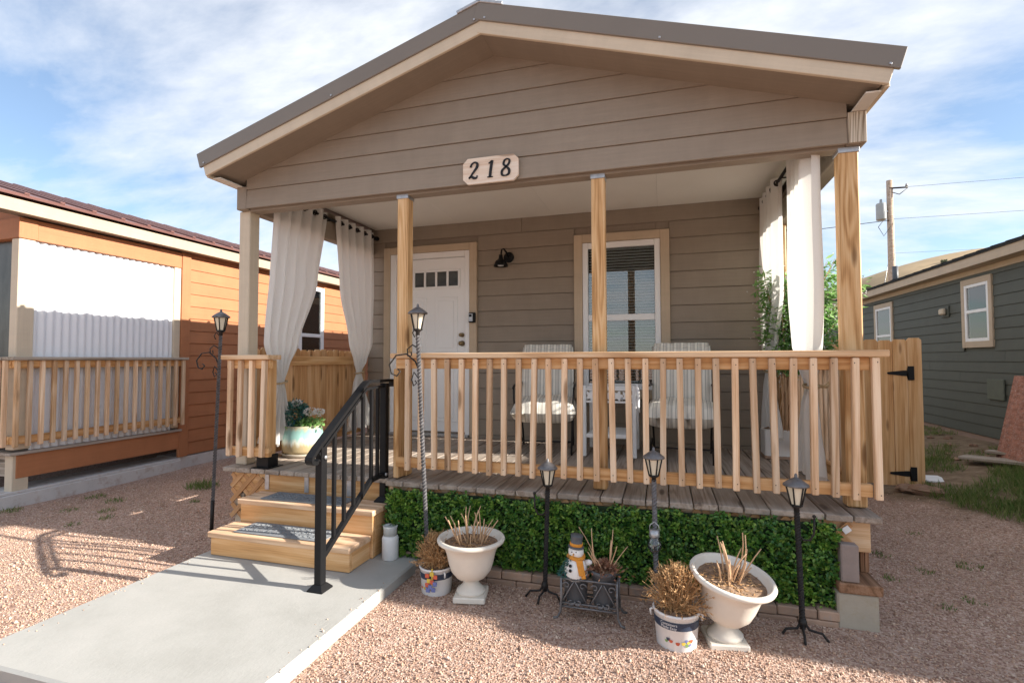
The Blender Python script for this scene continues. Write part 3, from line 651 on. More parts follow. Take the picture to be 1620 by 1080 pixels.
eight = [([(.30, .54), (.12, .70), (.16, .92), (.32, .99), (.46, .90), (.44, .70), (.30, .54)], [.08, .13, .11, .06, .11, .13, .10]), ([(.30, .54), (.08, .32), (.10, .08), (.30, .01), (.50, .10), (.50, .34), (.30, .54)], [.10, .14, .13, .06, .14, .15, .10])]
for st_, u in ((two, -.165), (one, -.035), (eight, .075)): glyph('numeral', st_, u, -.058, .118, PO, plq, 'ink', .12)

# ------------------------------------------------------------------ wall lamp and key box
wl = thing('wall_lamp', (-2.66, 1.95, 1.98), 'black gooseneck barn lamp on the taupe wall between door and window', 'lamp')
lathe('backplate', [(.001, 0), (.058, 0), (.058, .012), (.03, .02), (.001, .02)], 'black', wl, T(-2.66, 1.962, 1.985) @ Matrix.Rotation(R(90), 4, 'X'), 24)
tube('arm', [(-2.66, 1.945, 1.985), (-2.672, 1.90, 2.03), (-2.69, 1.86, 2.062), (-2.703, 1.835, 2.05), (-2.708, 1.825, 2.0)], .009, 'black', wl)
lathe('lamp_shade', [(.02, .09), (.022, .06), (.03, .04), (.055, .025), (.075, -.02), (.078, -.035), (.07, -.033), (.05, .015), (.02, .035)], 'black', wl, T(-2.71, 1.82, 1.90), 24)
lathe('bulb', [(.001, -.03), (.03, -.025), (.04, -.005), (.03, .015), (.001, .02)], 'letter', wl, T(-2.71, 1.82, 1.895), 16)
kb = thing('key_lock_box', (-3.07, 1.92, 1.27), 'small grey and black key lock box on the door trim', 'lock box')
box('lock_case', -3.112, -3.036, 1.885, 1.926, 1.272, 1.385, 'black', kb, .008)
box('lock_face', -3.107, -3.058, 1.876, 1.886, 1.285, 1.372, 'galv', kb, .006); box('lock_dial', -3.098, -3.068, 1.870, 1.877, 1.335, 1.362, 'black', kb, .003)

# ------------------------------------------------------------------ porch deck and its railings
deck = thing('porch_deck', (RID, 1, -.57), 'weathered grey plank porch deck with pale wooden baluster railing', 'porch')
x = -4.482; k = 0
while x < -.01:
    y0 = (-.045 if x < -3.03 else -.108)+random.uniform(-.008, .006)
    box('deck_board', x, x+.132, y0, 1.95, -.036+random.uniform(-.002, .001), random.uniform(-.002, .001), 'deck', deck, .005, 1); x += .1385
box('rim_joist', -2.96, .045, -.05, -.012, -.215, -.04, 'railcap', deck, .004); box('rim_joist', -4.44, -2.962, .01, .045, -.20, -.04, 'rail', deck, .004)
box('side_joist', .005, .043, -.01, 1.9, -.215, -.041, 'post', deck, .004); box('side_joist', -4.44, -4.40, .05, 1.9, -.215, -.041, 'rail', deck, .004)
for x0 in (-4.11, -3.735, -3.355):
    b_ = box('joist_bracket', x0, x0+.04, .004, .0098, -.168, -.042, 'galv', deck, .001)
for y0 in np.arange(.25, 1.9, .4): box('joist', -4.39, 0, y0, y0+.04, -.215, -.041, 'post', deck, .004)
for xx in (-4.4, -2.9, -1.45): box('support_block', xx, xx+.2, .35, .55, -.6, -.216, 'concrete', deck, .01)
frail = sub('front_railing', deck)
box('rail_cap', -2.93, .142, -.105, .048, .872, .909, 'railcap', frail, .005)
box('top_rail', -2.905, .06, -.062, -.02, .798, .8715, 'rail', frail, .004)
box('bottom_rail', -2.905, .06, -.062, -.02, .093, .163, 'rail', frail, .004)
box('end_board', -2.925, -2.885, -.06, .045, .012, .797, 'post', frail, .004, 2)
for k in range(29):
    x0 = -2.797+k*.10268
    o = box('baluster', x0-.018, x0+.018, -.099, -.063, .088+random.uniform(-.01, .01), .8665, 'baluster', frail, .004)
    o.matrix_basis = o.matrix_basis @ Matrix.Rotation(R(random.gauss(0, .55)), 4, 'Y') @ Matrix.Rotation(random.choice((0, math.pi)), 4, 'X')
for k in range(29):
    x0 = -2.797+k*.10268
    for z in (.835, .125):
        put('screw', boxmesh(.005, .006, .002, .0005, 'ink'), 'ink', frail, T(x0+random.uniform(-.006, .006), -.0995, z+random.uniform(-.012, .012)) @ Matrix.Rotation(R(90), 4, 'X'))
srail = sub('stub_railing', deck)
box('rail_cap', -4.455, -3.99, -.115, .035, .866, .903, 'railcap', srail, .005)
box('top_rail', -4.44, -4.02, -.062, -.02, .795, .8655, 'rail', srail, .004); box('bottom_rail', -4.44, -4.02, -.062, -.02, .10, .17, 'rail', srail, .004)
for x0 in (-4.384, -4.284, -4.172, -4.058):
    o = box('baluster', x0-.018, x0+.018, -.099, -.063, .105+random.uniform(-.01, .01), .860, 'baluster', srail, .004)
    o.matrix_basis = o.matrix_basis @ Matrix.Rotation(R(random.gauss(.6, .5)), 4, 'Y')
nw = box('newel_post', -4.17, -4.08, .0, .09, .012, .864, 'rail', srail, .006)
box('post_base', -4.182, -4.068, -.012, .102, .001, .105, 'black', nw, .003); box('post_base', -4.21, -4.04, -.04, .13, 0.0015, .009, 'black', nw, .002)
rrail = sub('side_railing', deck)
box('rail_cap', -.03, .10, .15, 1.83, .872, .908, 'railcap', rrail, .005); box('top_rail', .0, .04, .15, 1.83, .80, .8715, 'rail', rrail, .004); box('bottom_rail', .0, .04, .15, 1.83, .093, .163, 'rail', rrail, .004)
for k in range(16): box('baluster', .042, .078, .22+k*.103, .256+k*.103, .088, .866, 'baluster', rrail, .004)
# skirt lattice behind the hedge and at the left of the steps
def lattice(name, x0, x1, y, z0, z1, label, pitch=.105, w=.036):
    t = thing(name, (x0, y, z0), label, 'lattice'); h = z1-z0
    for sg, yy in ((1, y), (-1, y+.008)):
        x = x0-h
        while x < x1+h:
            a = Vector((x, yy, z0)); b = Vector((x+h, yy, z1))
            if sg < 0: a.z, b.z = z1, z0
            # clip to x range
            def cl(p, q):
                if p.x < x0: p = p+(q-p)*((x0-p.x)/(q.x-p.x))
                if q.x > x1: q = p+(q-p)*((x1-p.x)/(q.x-p.x))
                return p, q
            if b.x > x0+.01 and a.x < x1-.01:
                p, q = cl(a, b)
                if (q-p).length > .02: plank('lattice_slat', p, q, .007, w, 'lattice', t, (0, -1, 0) if False else (0, 0, 1), .001)
            x += pitch
    return t
lattice('deck_lattice', -2.93, -.06, -.072, -.5, -.045, 'orange wood lattice skirt behind the green hedge panel under the deck', .16)
lt = lattice('step_lattice', -4.44, -4.12, .002, -.42, -.045, 'small diamond lattice panel under the deck left of the steps', .12)
box('backing_post', -4.43, -4.34, .03, .12, -.57, -.22, 'cream', lt, .004)
tagobj = tag(box('white_tag', -.102, -.062, -.085, -.081, -.105, -.07, 'letter', None, .001, 0, Matrix.Rotation(R(-38), 3, 'Y')), 'small white plastic tag on the lattice at the right end', 'tag')
# left side picket screen
pf = thing('porch_picket_screen', (-4.47, 1.1, 0), 'cedar dog-ear picket screen along the left side of the porch', 'fence')
y = .22; k = 0
def dogear(name, cx, cy, w, z0, z1, th, mat, parent, facing):
    c_ = .022; pts = [(-w/2, z0), (w/2, z0), (w/2, z1-c_), (w/2-c_, z1), (-w/2+c_, z1), (-w/2, z1-c_)]
    V = [(p[1]-(z0+z1)/2, p[0], -th/2) for p in pts]+[(p[1]-(z0+z1)/2, p[0], th/2) for p in pts]; n = len(pts)
    F = [list(range(n)), list(range(n, 2*n))[::-1]]+[[i, n+i, n+(i+1) % n, (i+1) % n] for i in range(n)]
    # local X along z, local Y along board width
    if facing == 'x': q = Matrix(((0, 0, 1), (0, 1, 0), (1, 0, 0)))
    else: q = Matrix(((0, 1, 0), (0, 0, 1), (1, 0, 0)))
    return meshobj(name, V, F, mat, parent, T(cx, cy, (z0+z1)/2) @ q.to_4x4())
while y < 1.93:
    dogear('picket', -4.475+random.uniform(-.003, .003), y+.05, .098, .02, .972+random.uniform(-.012, .012), .016, 'fence', pf, 'x'); y += .1035
box('top_rail', -4.465, -4.425, .18, 1.93, .812, .90, 'rail', pf, .004); box('bottom_rail', -4.465, -4.425, .18, 1.93, .10, .19, 'fence', pf, .004)

# ------------------------------------------------------------------ wooden steps
st = thing('porch_steps', (-3.54, -.27, -.5), 'two honey-coloured wooden box steps leading up to the porch', 'steps')
def stepbox(y0, y1, z0, ztop, x0, x1):
    box('riser', x0+.004, x1-.004, y0+.012, y0+.045, z0+.003, ztop-.04, 'step', st, .004)
    d = (y1-y0)/2
    for k in range(2): box('tread_board', x0-.008, x1+.008, y0-.008+k*(d+.002), y0-.008+k*(d+.002)+d, ztop-.038, ztop+random.uniform(-.001, .001), 'tread', st, .005)
    for xa, xb in ((x0+.006, x0+.044), (x1-.044, x1-.006)): box('side_panel', xa, xb, y0+.046, y1, z0+.003, ztop-.04, 'step', st, .004, 1)
stepbox(-.51, -.255, -.5, -.335, -4.11, -2.98)
stepbox(-.262, -.02, -.5, -.17, -4.10, -2.965)
for z0, x0, x1, y0, y1, lab in ((-.334, -3.93, -3.21, -.478, -.262, 'embossed grey rubber mat on the lower wooden step'), (-.169, -3.93, -3.24, -.235, -.04, 'embossed grey rubber mat on the upper wooden step')):
    m_ = thing('step_mat', (x0, y0, z0), lab, 'mat', 'mats on the steps')
    box('mat_base', x0, x1, y0, y1, z0+.0005, z0+.007, 'mat', m_, .003)
    for k in range(12):
        cx = x0+.05+k*(x1-x0-.1)/11
        for j, cy in enumerate((y0+.05, (y0+y1)/2, y1-.05)):
            a = [(cx+.024*math.cos(t_)*(1-t_/9), cy+.024*math.sin(t_)*(1-t_/9)*(1 if (k+j) % 2 else -1), z0+.0075) for t_ in np.linspace(0, 6.0, 12)]
            tube('scroll_relief', a, .0032, 'mat', m_, 5)

# ------------------------------------------------------------------ black handrail
hr = thing('stair_handrail', (-3.02, -.4, -.5), 'black metal handrail beside the wooden steps', 'handrail')
HX = -3.02
lp = box('post', HX-.025, HX+.025, -.763, -.713, -.49, .34, 'black', hr, .004); upst = box('post', HX-.025, HX+.025, -.047, .003, -.16, .69, 'black', hr, .004)
for y, z in ((-.738, -.5), (-.022, -.169)):
    V = [(s1*w, s2*w, zz) for zz, w in ((0, .052), (.008, .052), (.035, .029)) for s1, s2 in ((-1, -1), (1, -1), (1, 1), (-1, 1))]
    F = [[0, 3, 2, 1], [8, 9, 10, 11]]+[[4*i+k, 4*i+(k+1) % 4, 4*i+4+(k+1) % 4, 4*i+4+k] for i in range(2) for k in range(4)]
    meshobj('base_plate', V, F, 'black', hr, T(HX, y, z))
def flat_sweep(name, pts, w, h, mat, parent):
    V = []; F = []; n = len(pts); P = [Vector(p) for p in pts]
    for i, p in enumerate(P):
        d = (P[min(i+1, n-1)]-P[max(i-1, 0)]).normalized(); s = Vector((1, 0, 0)); nn = s.cross(d).normalized()
        if nn.z < 0 and False: nn = -nn
        for a, b in ((-1, -1), (1, -1), (1, 1), (-1, 1)): V.append(p+s*(a*w/2)+nn*(b*h/2)-P[0])
    for i in range(n-1): F += [[4*i+k, 4*i+4+k, 4*i+4+(k+1) % 4, 4*i+(k+1) % 4] for k in range(4)]
    F += [[0, 1, 2, 3], [4*n-1, 4*n-2, 4*n-3, 4*n-4]]
    return meshobj(name, V, F, mat, parent, Matrix.Translation(P[0]))
scr = [(HX, -.80+.035*math.cos(t_), .285+.03*math.sin(t_)) for t_ in np.linspace(R(-60), R(-230), 9)]
flat_sweep('top_rail', [(HX, -.785, .262)]+[(HX, -.815+.03*math.cos(t_), .282+.026*math.sin(t_)) for t_ in np.linspace(R(-30), R(-200), 8)]+[(HX, -.79, .337), (HX, -.29, .69), (HX, -.262, .705), (HX, -.22, .71), (HX, .075, .708), (HX, .092, .70), (HX, .096, .66)], .052, .02, 'black', hr)
flat_sweep('upper_channel', [(HX, -.77, .30), (HX, -.27, .66), (HX, .02, .672)], .03, .018, 'black', hr)
flat_sweep('lower_rail', [(HX, -.715, -.315), (HX, -.20, .02), (HX, -.045, .028)], .03, .03, 'black', hr)
for y in (-.612, -.508, -.404, -.300, -.196, -.115):
    zt = .30+(y+.77)*(.36/.5) if y < -.27 else .668; zb = -.315+(y+.715)*(.335/.515) if y < -.2 else .024
    box('baluster', HX-.011, HX+.011, y-.011, y+.011, zb, zt, 'black', hr, .002)
for y, z in ((-.045, .03), (-.738, .28)): lathe('bolt', [(.001, 0), (.012, 0), (.012, .01), (.001, .012)], 'galv', hr, T(HX+.026, y, z) @ Matrix.Rotation(R(90), 4, 'Y'), 10)

# ------------------------------------------------------------------ curtains
def interp(keys, z):
    ks = sorted(keys, key=lambda k: -k[0])
    if z >= ks[0][0]: return ks[0][1:]
    for a, b in zip(ks[:-1], ks[1:]):
        if a[0] >= z >= b[0]:
            t = (a[0]-z)/(a[0]-b[0]+1e-9); t = t*t*(3-2*t)*.6+t*.4
            return tuple(p+(q-p)*t for p, q in zip(a[1:], b[1:]))
    return ks[-1][1:]
def curtain(x0, keys, ztop, zbot, nf, amp, label, waist, seed, xs=None):
    """keys: (z, y_front, y_back); waist: (z)"""
    t = thing('curtain', (x0, keys[0][1], zbot), label, 'curtain', 'white porch curtains')
    ns, nz = nf*10+1, 70; V = []; r_ = random.Random(seed); ph = [r_.uniform(-.5, .5) for _ in range(nf+2)]
    for j in range(nz):
        v = j/(nz-1); z = ztop+(zbot-ztop)*v; a, b = interp(keys, z); wd = abs(b-a)
        am = amp*(.55+.45*min(1, wd/.4)); 
        for i in range(ns):
            s = i/(ns-1); f = s*nf; q = ph[int(f)]*(1-f % 1)+ph[int(f)+1]*(f % 1)
            ss = s+.012*math.sin(7*s+5*v+seed)
            xo = am*math.sin(2*math.pi*(f+.25*q*v))*(1+.35*q)+.012*math.sin(3*v*3.1+s*4+seed)*v
            near = math.exp(-((z-waist)/.07)**2); xo = xo*(1-.45*near)+.5*near*.03*math.cos((s-.5)*math.pi*1.2)
            zz = z+(.02*math.sin(2*math.pi*f+1)+.018*math.sin(9*s+seed))*v**6 - (.0 if j else 0)
            V.append((xo, a+(b-a)*ss-keys[0][1], zz-zbot))
    F = [[j*ns+i, j*ns+i+1, (j+1)*ns+i+1, (j+1)*ns+i] for j in range(nz-1) for i in range(ns-1)]
    o = meshobj('curtain_fabric', V, F, 'curtain', t, T(x0, keys[0][1], zbot), True)
    a, b = interp(keys, waist); cy = (a+b)/2; ry = abs(b-a)/2+.008
    tube('tieback', [(x0+.006+(.042)*math.cos(q), cy+ry*math.sin(q), waist+.01*math.sin(q)) for q in np.linspace(0, 2*math.pi, 20, endpoint=False)], .009, 'rope', t, 6, closed=True)
    top = interp(keys, ztop)
    for k in range(nf*2):
        y = top[0]+(top[1]-top[0])*(k+.5)/(nf*2)
        tube('grommet', [(x0+.002*0, y+.0, 0)]*0 or [(x0+.022*math.cos(q), y, ztop-.055+.022*math.sin(q)) for q in np.linspace(0, 2*math.pi, 12, endpoint=False)], .006, 'black', t, 5, closed=True)
    return t
c1 = curtain(-4.30, [(2.36, .27, 1.0), (1.6, .24, .86), (1.0, .19, .62), (.80, .26, .50), (.665, .34, .43), (.55, .30, .46), (.13, .15, .58)], 2.36, .13, 5, .035, 'white curtain tied back beside the cream post left of the steps', .665, 1)
c2 = curtain(-4.30, [(2.36, 1.13, 1.86), (1.6, 1.22, 1.88), (1.05, 1.38, 1.86), (.85, 1.49, 1.74), (.725, 1.54, 1.63), (.6, 1.50, 1.67), (.10, 1.38, 1.86)], 2.36, .10, 5, .035, 'white tied curtain near the door, by the left back corner of the porch', .725, 2)
c3 = curtain(-.165, [(2.36, .09, .50), (1.4, .09, .52), (.95, .12, .46), (.80, .16, .36), (.69, .19, .29), (.58, .16, .34), (.14, .09, .56)], 2.36, .14, 4, .058, 'white curtain tied back beside the right front porch post', .69, 3)
c4 = curtain(-.13, [(2.36, 1.18, 1.86), (1.4, 1.2, 1.93), (.95, 1.42, 1.90), (.75, 1.62, 1.82), (.6, 1.55, 1.86), (.2, 1.34, 1.9)], 2.36, .2, 4, .04, 'white curtain by the leafy plant at the right back of the porch', .75, 4)
tube('tieback_rope', [(-.11, .25, .69), (-.06, .30, .685), (-.01, .36, .72), (.015, .42, .78)], .012, 'rope', c3, 6)
for x0, y0, y1, lab in ((-4.30, .2, 1.95, 'black curtain rod under the left porch beam'), (-.13, .2, 1.95, 'black curtain rod under the right porch beam')):
    rd = thing('curtain_rod', (x0, y0, 2.305), lab, 'rod', 'curtain rods')
    tube('rod', [(x0, y0, 2.305), (x0, y1, 2.305)], .0125, 'black', rd, 12)
    lathe('finial', [(.001, -.03), (.02, -.022), (.026, 0), (.02, .022), (.001, .03)], 'black', rd, T(x0, y0-.01, 2.305) @ Matrix.Rotation(R(90), 4, 'X'), 14); lathe('finial', [(.001, -.03), (.02, -.022), (.026, 0), (.02, .022), (.001, .03)], 'black', rd, T(x0, y1-.01, 2.305) @ Matrix.Rotation(R(90), 4, 'X'), 14)
    sx_ = -1 if x0 < -2 else 1
    for yy in (.26, 1.05, 1.9): box('bracket', min(x0, x0+sx_*.125), max(x0, x0+sx_*.125), yy-.008, yy+.008, 2.285, 2.293, 'black', rd, .002)

# ------------------------------------------------------------------ twisted lamps
def lantern(t, x, y, z, s=1.0):
    """z = bottom of the lantern head"""
    r0, r1, h = .026*s, .047*s, .10*s
    lathe('lantern_foot', [(.001, -.03*s), (.014*s, -.03*s), (.012*s, -.012*s), (.03*s, 0), (.03*s, .006*s), (.001, .007*s)], 'iron', t, T(x, y, z), 12)
    lathe('lamp_glass', [(.001, .007*s), (r0*.92, .008*s), (r1*.92, h), (.001, h+.001)], 'lampglass', t, T(x, y, z), 6, False)
    bars = []
    for k in range(6):
        a = k*math.pi/3; ca, sa = math.cos(a), math.sin(a)
        tube('lantern_bar', [(x+r0*ca, y+r0*sa, z+.004*s), (x+r1*ca, y+r1*sa, z+h)], .0042*s, 'iron', t, 5)
    lathe('lamp_cap', [(r1*1.05, h-.002), (r1*1.32, h+.002), (r1*1.3, h+.01*s), (r1*.62, h+.034*s), (r1*.3, h+.042*s), (.008*s, h+.046*s), (.007*s, h+.06*s), (.001, h+.066*s)], 'greyiron', t, T(x, y, z), 24)
def twisted(name, a, b, r, mat, t, turns):
    a = Vector(a); b = Vector(b); n = int(turns*12); V, F = tube_geo([(b-a)*(i/n) for i in range(n+1)], r, 4, 2*math.pi*turns/n)
    return meshobj(name, V, F, mat, t, Matrix.Translation(a))
def hook(t, x, y, z, s, sg=-1, right=None):
    """scroll hook in the facade plane"""
    d = Vector((math.cos(.2), math.sin(.2), 0))*sg
    def q(u, w): return Vector((x, y, z))+d*(u*s)+Vector((0, 0, w*s))
    arm = [q(0, -.05), q(.03, .02), q(.09, .07), q(.16, .06), q(.205, .0), q(.19, -.06), q(.155, -.075), q(.13, -.045), q(.15, -.03)]
    tube('hook', arm, .0055, 'iron', t, 6)
    c2 = [q(0, -.10), q(.04, -.05), q(.055, -.1), q(.04, -.14), q(.02, -.12), q(.032, -.105)]
    tube('scroll', c2, .0045, 'iron', t, 6)
    c3 = [q(0, .10), q(.05, .13), q(.085, .10), q(.08, .055), q(.055, .06), q(.06, .085)]
    tube('scroll', c3, .0045, 'iron', t, 6)
    c4 = [q(0, .21), q(.03, .24), q(.05, .21), q(.035, .18)]; tube('scroll', c4, .004, 'iron', t, 6)
def lamp_tall(bx, by, tx, ty, ztop, label, hk, s):
    t = thing('solar_lamp_post', (bx, by, -.57), label, 'garden lamp', 'tall twisted lamp posts')
    zb = -.59; zl = ztop-.17*s
    twisted('pole', (bx+(tx-bx)*.12, by+(ty-by)*.12, zb+.25), (tx, ty, zl-.02), .0155, 'greyiron', t, 15); tube('stake', [(bx, by, zb), (bx+(tx-bx)*.125, by+(ty-by)*.125, zb+.27)], .015, 'iron', t, 8)
    lantern(t, tx, ty, zl, s); hook(t, bx+(tx-bx)*.8, by+(ty-by)*.8, hk, 1.0)
lamp_tall(-4.72, .08, -4.676, .095, 1.305, 'tall twisted iron solar lamp with scroll hook on gravel left of steps', .86, 1.15)
lamp_tall(-2.532, -.29, -2.594, -.33, 1.235, 'tall twisted iron solar lamp with scroll hook in front of the railing', .83, 1.05)
def lamp_short(bx, by, tx, ty, ztop, label, feet, s=1.0, hk=True):
    t = thing('short_solar_lamp', (bx, by, -.57), label, 'garden lamp', 'short twisted lamp posts')
    zl = ztop-.166*s; twisted('pole', (bx, by, -.55), (tx, ty, zl-.02), .0155, 'iron' if feet else 'greyiron', t, 9)
    lantern(t, tx, ty, zl, s)
    if feet:
        for a in (R(200), R(-25), R(262)):
            ca, sa = math.cos(a), math.sin(a); tube('foot', [(bx, by, -.5), (bx+.03*ca, by+.03*sa, -.545), (bx+.09*ca, by+.09*sa, -.545), (bx+.118*ca, by+.118*sa, -.578)], .0065, 'iron', t, 6)
        lathe('collar', [(.001, 0), (.02, 0), (.022, .02), (.016, .04), (.001, .04)], 'iron', t, T(bx, by, -.535), 10)
    if hk:
        mx, my = (bx+tx)/2, (by+ty)/2; sg = hk
        tube('hook', [(mx, my, -.06), (mx+sg*.02, my, -.09), (mx+sg*.05, my-.01, -.085), (mx+sg*.068, my-.015, -.045), (mx+sg*.07, my-.015, .03)], .006, 'iron', t, 6)
        lathe('hook_ball', [(.001, -.01), (.009, -.004), (.01, .004), (.001, .011)], 'iron', t, T(mx+sg*.07, my-.015, .04), 10)
lamp_short(-1.757, -.275, -1.735, -.28, .256, 'short dark solar lamp on three feet just left of the snowman planter', True, 1.0, -1)
lamp_short(-1.10, -.27, -1.107, -.30, .358, 'short twisted solar lamp above the bushy dry bucket, glass globe hanging on it', False, 1.0, 0)
lamp_short(-.364, -.32, -.382, -.326, .257, 'short dark solar lamp at the far right end of the hedge', True, 1.02, 1)
gl = thing('hanging_glass_globe', (-1.107, -.32, -.25), 'small clear glass globe lantern hanging from a twisted lamp pole', 'lantern')
lathe('globe', [(.001, -.045), (.025, -.038), (.040, -.01), (.036, .02), (.026, .036), (.026, .05)], 'clearglass', gl, T(-1.107, -.325, -.19), 20)
lathe('cap', [(.001, .086), (.027, .085), (.030, .05), (.027, .045), (.001, .045)], 'galv', gl, T(-1.107, -.325, -.19), 20)
tube('handle', [(-1.135, -.325, -.11), (-1.13, -.325, -.08), (-1.107, -.32, -.062), (-1.084, -.325, -.08), (-1.079, -.325, -.11)], .003, 'galv', gl, 6)

# ------------------------------------------------------------------ hedge panel and brick edging
hg = thing('hedge_panel', (-1.54, -.1, -.5), 'green artificial boxwood hedge panel along the front of the deck', 'hedge')
def build_hedge():
    n = 16000; x = rng.uniform(-2.935, -.135, n); z = rng.uniform(-.505, -.055, n)
    edge = .015*np.sin(x*23)+.012*np.sin(x*51+1); zt = z+np.where(z > -.12, edge, 0)+np.where(z < -.46, edge*1.2, 0)
    y = -.105-.045*rng.random(n)-.016*np.sin(x*17)*np.sin(z*19)-.012*np.sin(x*41+z*33)
    D = np.stack([rng.normal(0, .8, n), -np.abs(rng.normal(.55, .4, n)), rng.normal(.25, .7, n)], 1)
    U = np.stack([rng.normal(0, .4, n), -np.ones(n)*.7, np.ones(n)*.8+rng.normal(0, .4, n)], 1)
    m = 5200; xb = rng.uniform(-2.93, -.14, 9*m); zb2 = rng.uniform(-.50, -.06, 9*m); pat = np.sin(xb*31+2*np.sin(zb2*27))*np.sin(zb2*37+2*np.sin(xb*19))+.5*np.sin(xb*67+zb2*53)+rng.normal(0, .35, 9*m)+.25*(xb < -2.2)  # bright leaf clumps; extra ones at the left end stand in for sunlight
    k_ = np.argsort(-pat)[:m]; xb, zb2 = xb[k_], zb2[k_]; yb = -.135-.03*rng.random(m)
    Db = np.stack([rng.normal(0, .8, m), -np.abs(rng.normal(.6, .4, m)), rng.normal(.35, .6, m)], 1); Ub = np.stack([rng.normal(0, .4, m), -np.ones(m)*.6, np.ones(m)], 1)
    leaves('bright_foliage', np.stack([xb, yb, zb2], 1), Db, Ub, rng.uniform(.018, .032, m), rng.uniform(.013, .02, m), 'boxbright', hg)['kind'] = 'stuff'
    leaves('foliage', np.stack([x, y, zt], 1), D, U, rng.uniform(.019, .036, n), rng.uniform(.013, .023, n), 'boxwood', hg)['kind'] = 'stuff'
    box('mat_backing', -2.93, -.14, -.104, -.085, -.5, -.06, paint('hedge_backing', (.01, .025, .008), .9), hg, .003) if False else None
    M['hback'] = paint('hedge_backing', (.012, .028, .010), .9, .3, 30); box('mat_backing', -2.93, -.14, -.108, -.088, -.5, -.06, 'hback', hg, .003)
build_hedge()
be = thing('brick_edging', (-1.45, -.15, -.57), 'low two-course brick edging at the foot of the hedge', 'edging')
for c_, (z0, z1, y0) in enumerate(((-.60, -.549, -.205), (-.547, -.497, -.20))):
    x = -2.76+(.1 if c_ else 0)
    while x < -.17:
        L_ = min(.196, -.158-x)
        if L_ > .04: 
            o = box('brick', x, x+L_, y0+random.uniform(-.006, .006), -.09, z0, z1, 'brick', be, .006, 0); 
        x += .2
ft = tag(box('concrete_footing', -.165, .03, -.19, .0, -.62, -.393, 'concrete', None, .008), 'square pale concrete footing block at the right end of the hedge', 'block')
tag(box('wood_slab', -.158, .048, -.2, .03, -.392, -.338, 'brownwood', None, .006), 'brown wooden slab lying on the concrete footing', 'wood slab')
tag(box('upright_paver', -.142, -.056, -.185, -.125, -.3375, -.138, 'block', None, .006), 'grey stone paver standing upright on the wooden slab', 'paver')
ss = thing('side_skirt', (.03, .2, -.57), 'brown wavy wood skirt boards under the right end of the deck', 'skirting')
for k in range(4): box('skirt_board', -.045+.024*k, -.025+.024*k, -.012+.003*(k % 2), .0, -.337, -.217, 'brownwood', ss, .002, 2)
for k in range(14): box('skirt_board', .046+.006*(k % 2), .058+.006*(k % 2), .04+k*.13, .165+k*.13, -.57, -.045, 'brownwood', ss, .002, 2)

# ------------------------------------------------------------------ urns, buckets and other planters
def stick_set(base, n, spread, h0, h1, rad, seed, lean=(0, 0)):
    r_ = random.Random(seed); out = []
    for k in range(n):
        a = r_.uniform(0, 6.28); q = spread*r_.random()**.6*.45; h = r_.uniform(h0, h1); p = Vector((q*math.cos(a), q*math.sin(a), 0)); dv = Vector((math.cos(a)*r_.uniform(.1, .6)+lean[0], math.sin(a)*r_.uniform(.1, .6)+lean[1], 1)).normalized()
        b = Vector((r_.uniform(-.45, .45), r_.uniform(-.45, .45), r_.uniform(-.05, .1)))
        pts = [Vector(base)+p+dv*(h*t_)+b*(h*.6*t_*t_) for t_ in (0, .25, .5, .75, 1)]; out.append((pts, [rad*(1.1-.5*t_) for t_ in (0, .25, .5, .75, 1)]))
    return out
def soil(t, x, y, z, r, mw=None, mat='soil'):
    V = [(0, 0, .012)]; F = []; nr, ns = 7, 28; r_ = random.Random(3)
    for i in range(1, nr+1):
        for k in range(ns): a = 6.283*k/ns; q = r*i/nr; V.append((q*math.cos(a), q*math.sin(a), .012*(1-(i/nr)**2)+(r_.uniform(-.006, .008) if i < nr else 0)))
    F += [[0, 1+k, 1+(k+1) % ns] for k in range(ns)]
    for i in range(nr-1): F += [[1+i*ns+k, 1+(i+1)*ns+k, 1+(i+1)*ns+(k+1) % ns, 1+i*ns+(k+1) % ns] for k in range(ns)]
    return meshobj('soil', V, F, mat, t, mw or T(x, y, z))
def litter(t, mw, r, n, mat='dry'):
    P = np.stack([rng.normal(0, r*.45, n), rng.normal(0, r*.45, n), rng.uniform(.008, .022, n)], 1); P = P[np.hypot(P[:, 0], P[:, 1]) < r*.93]
    return tag(leaves('dead_leaf_litter', P, np.stack([rng.normal(0, 1, len(P)), rng.normal(0, 1, len(P)), rng.normal(0, .25, len(P))], 1), np.tile([0, 0, 1.], (len(P), 1)), .022, .008, mat, t, mw), kind='stuff')
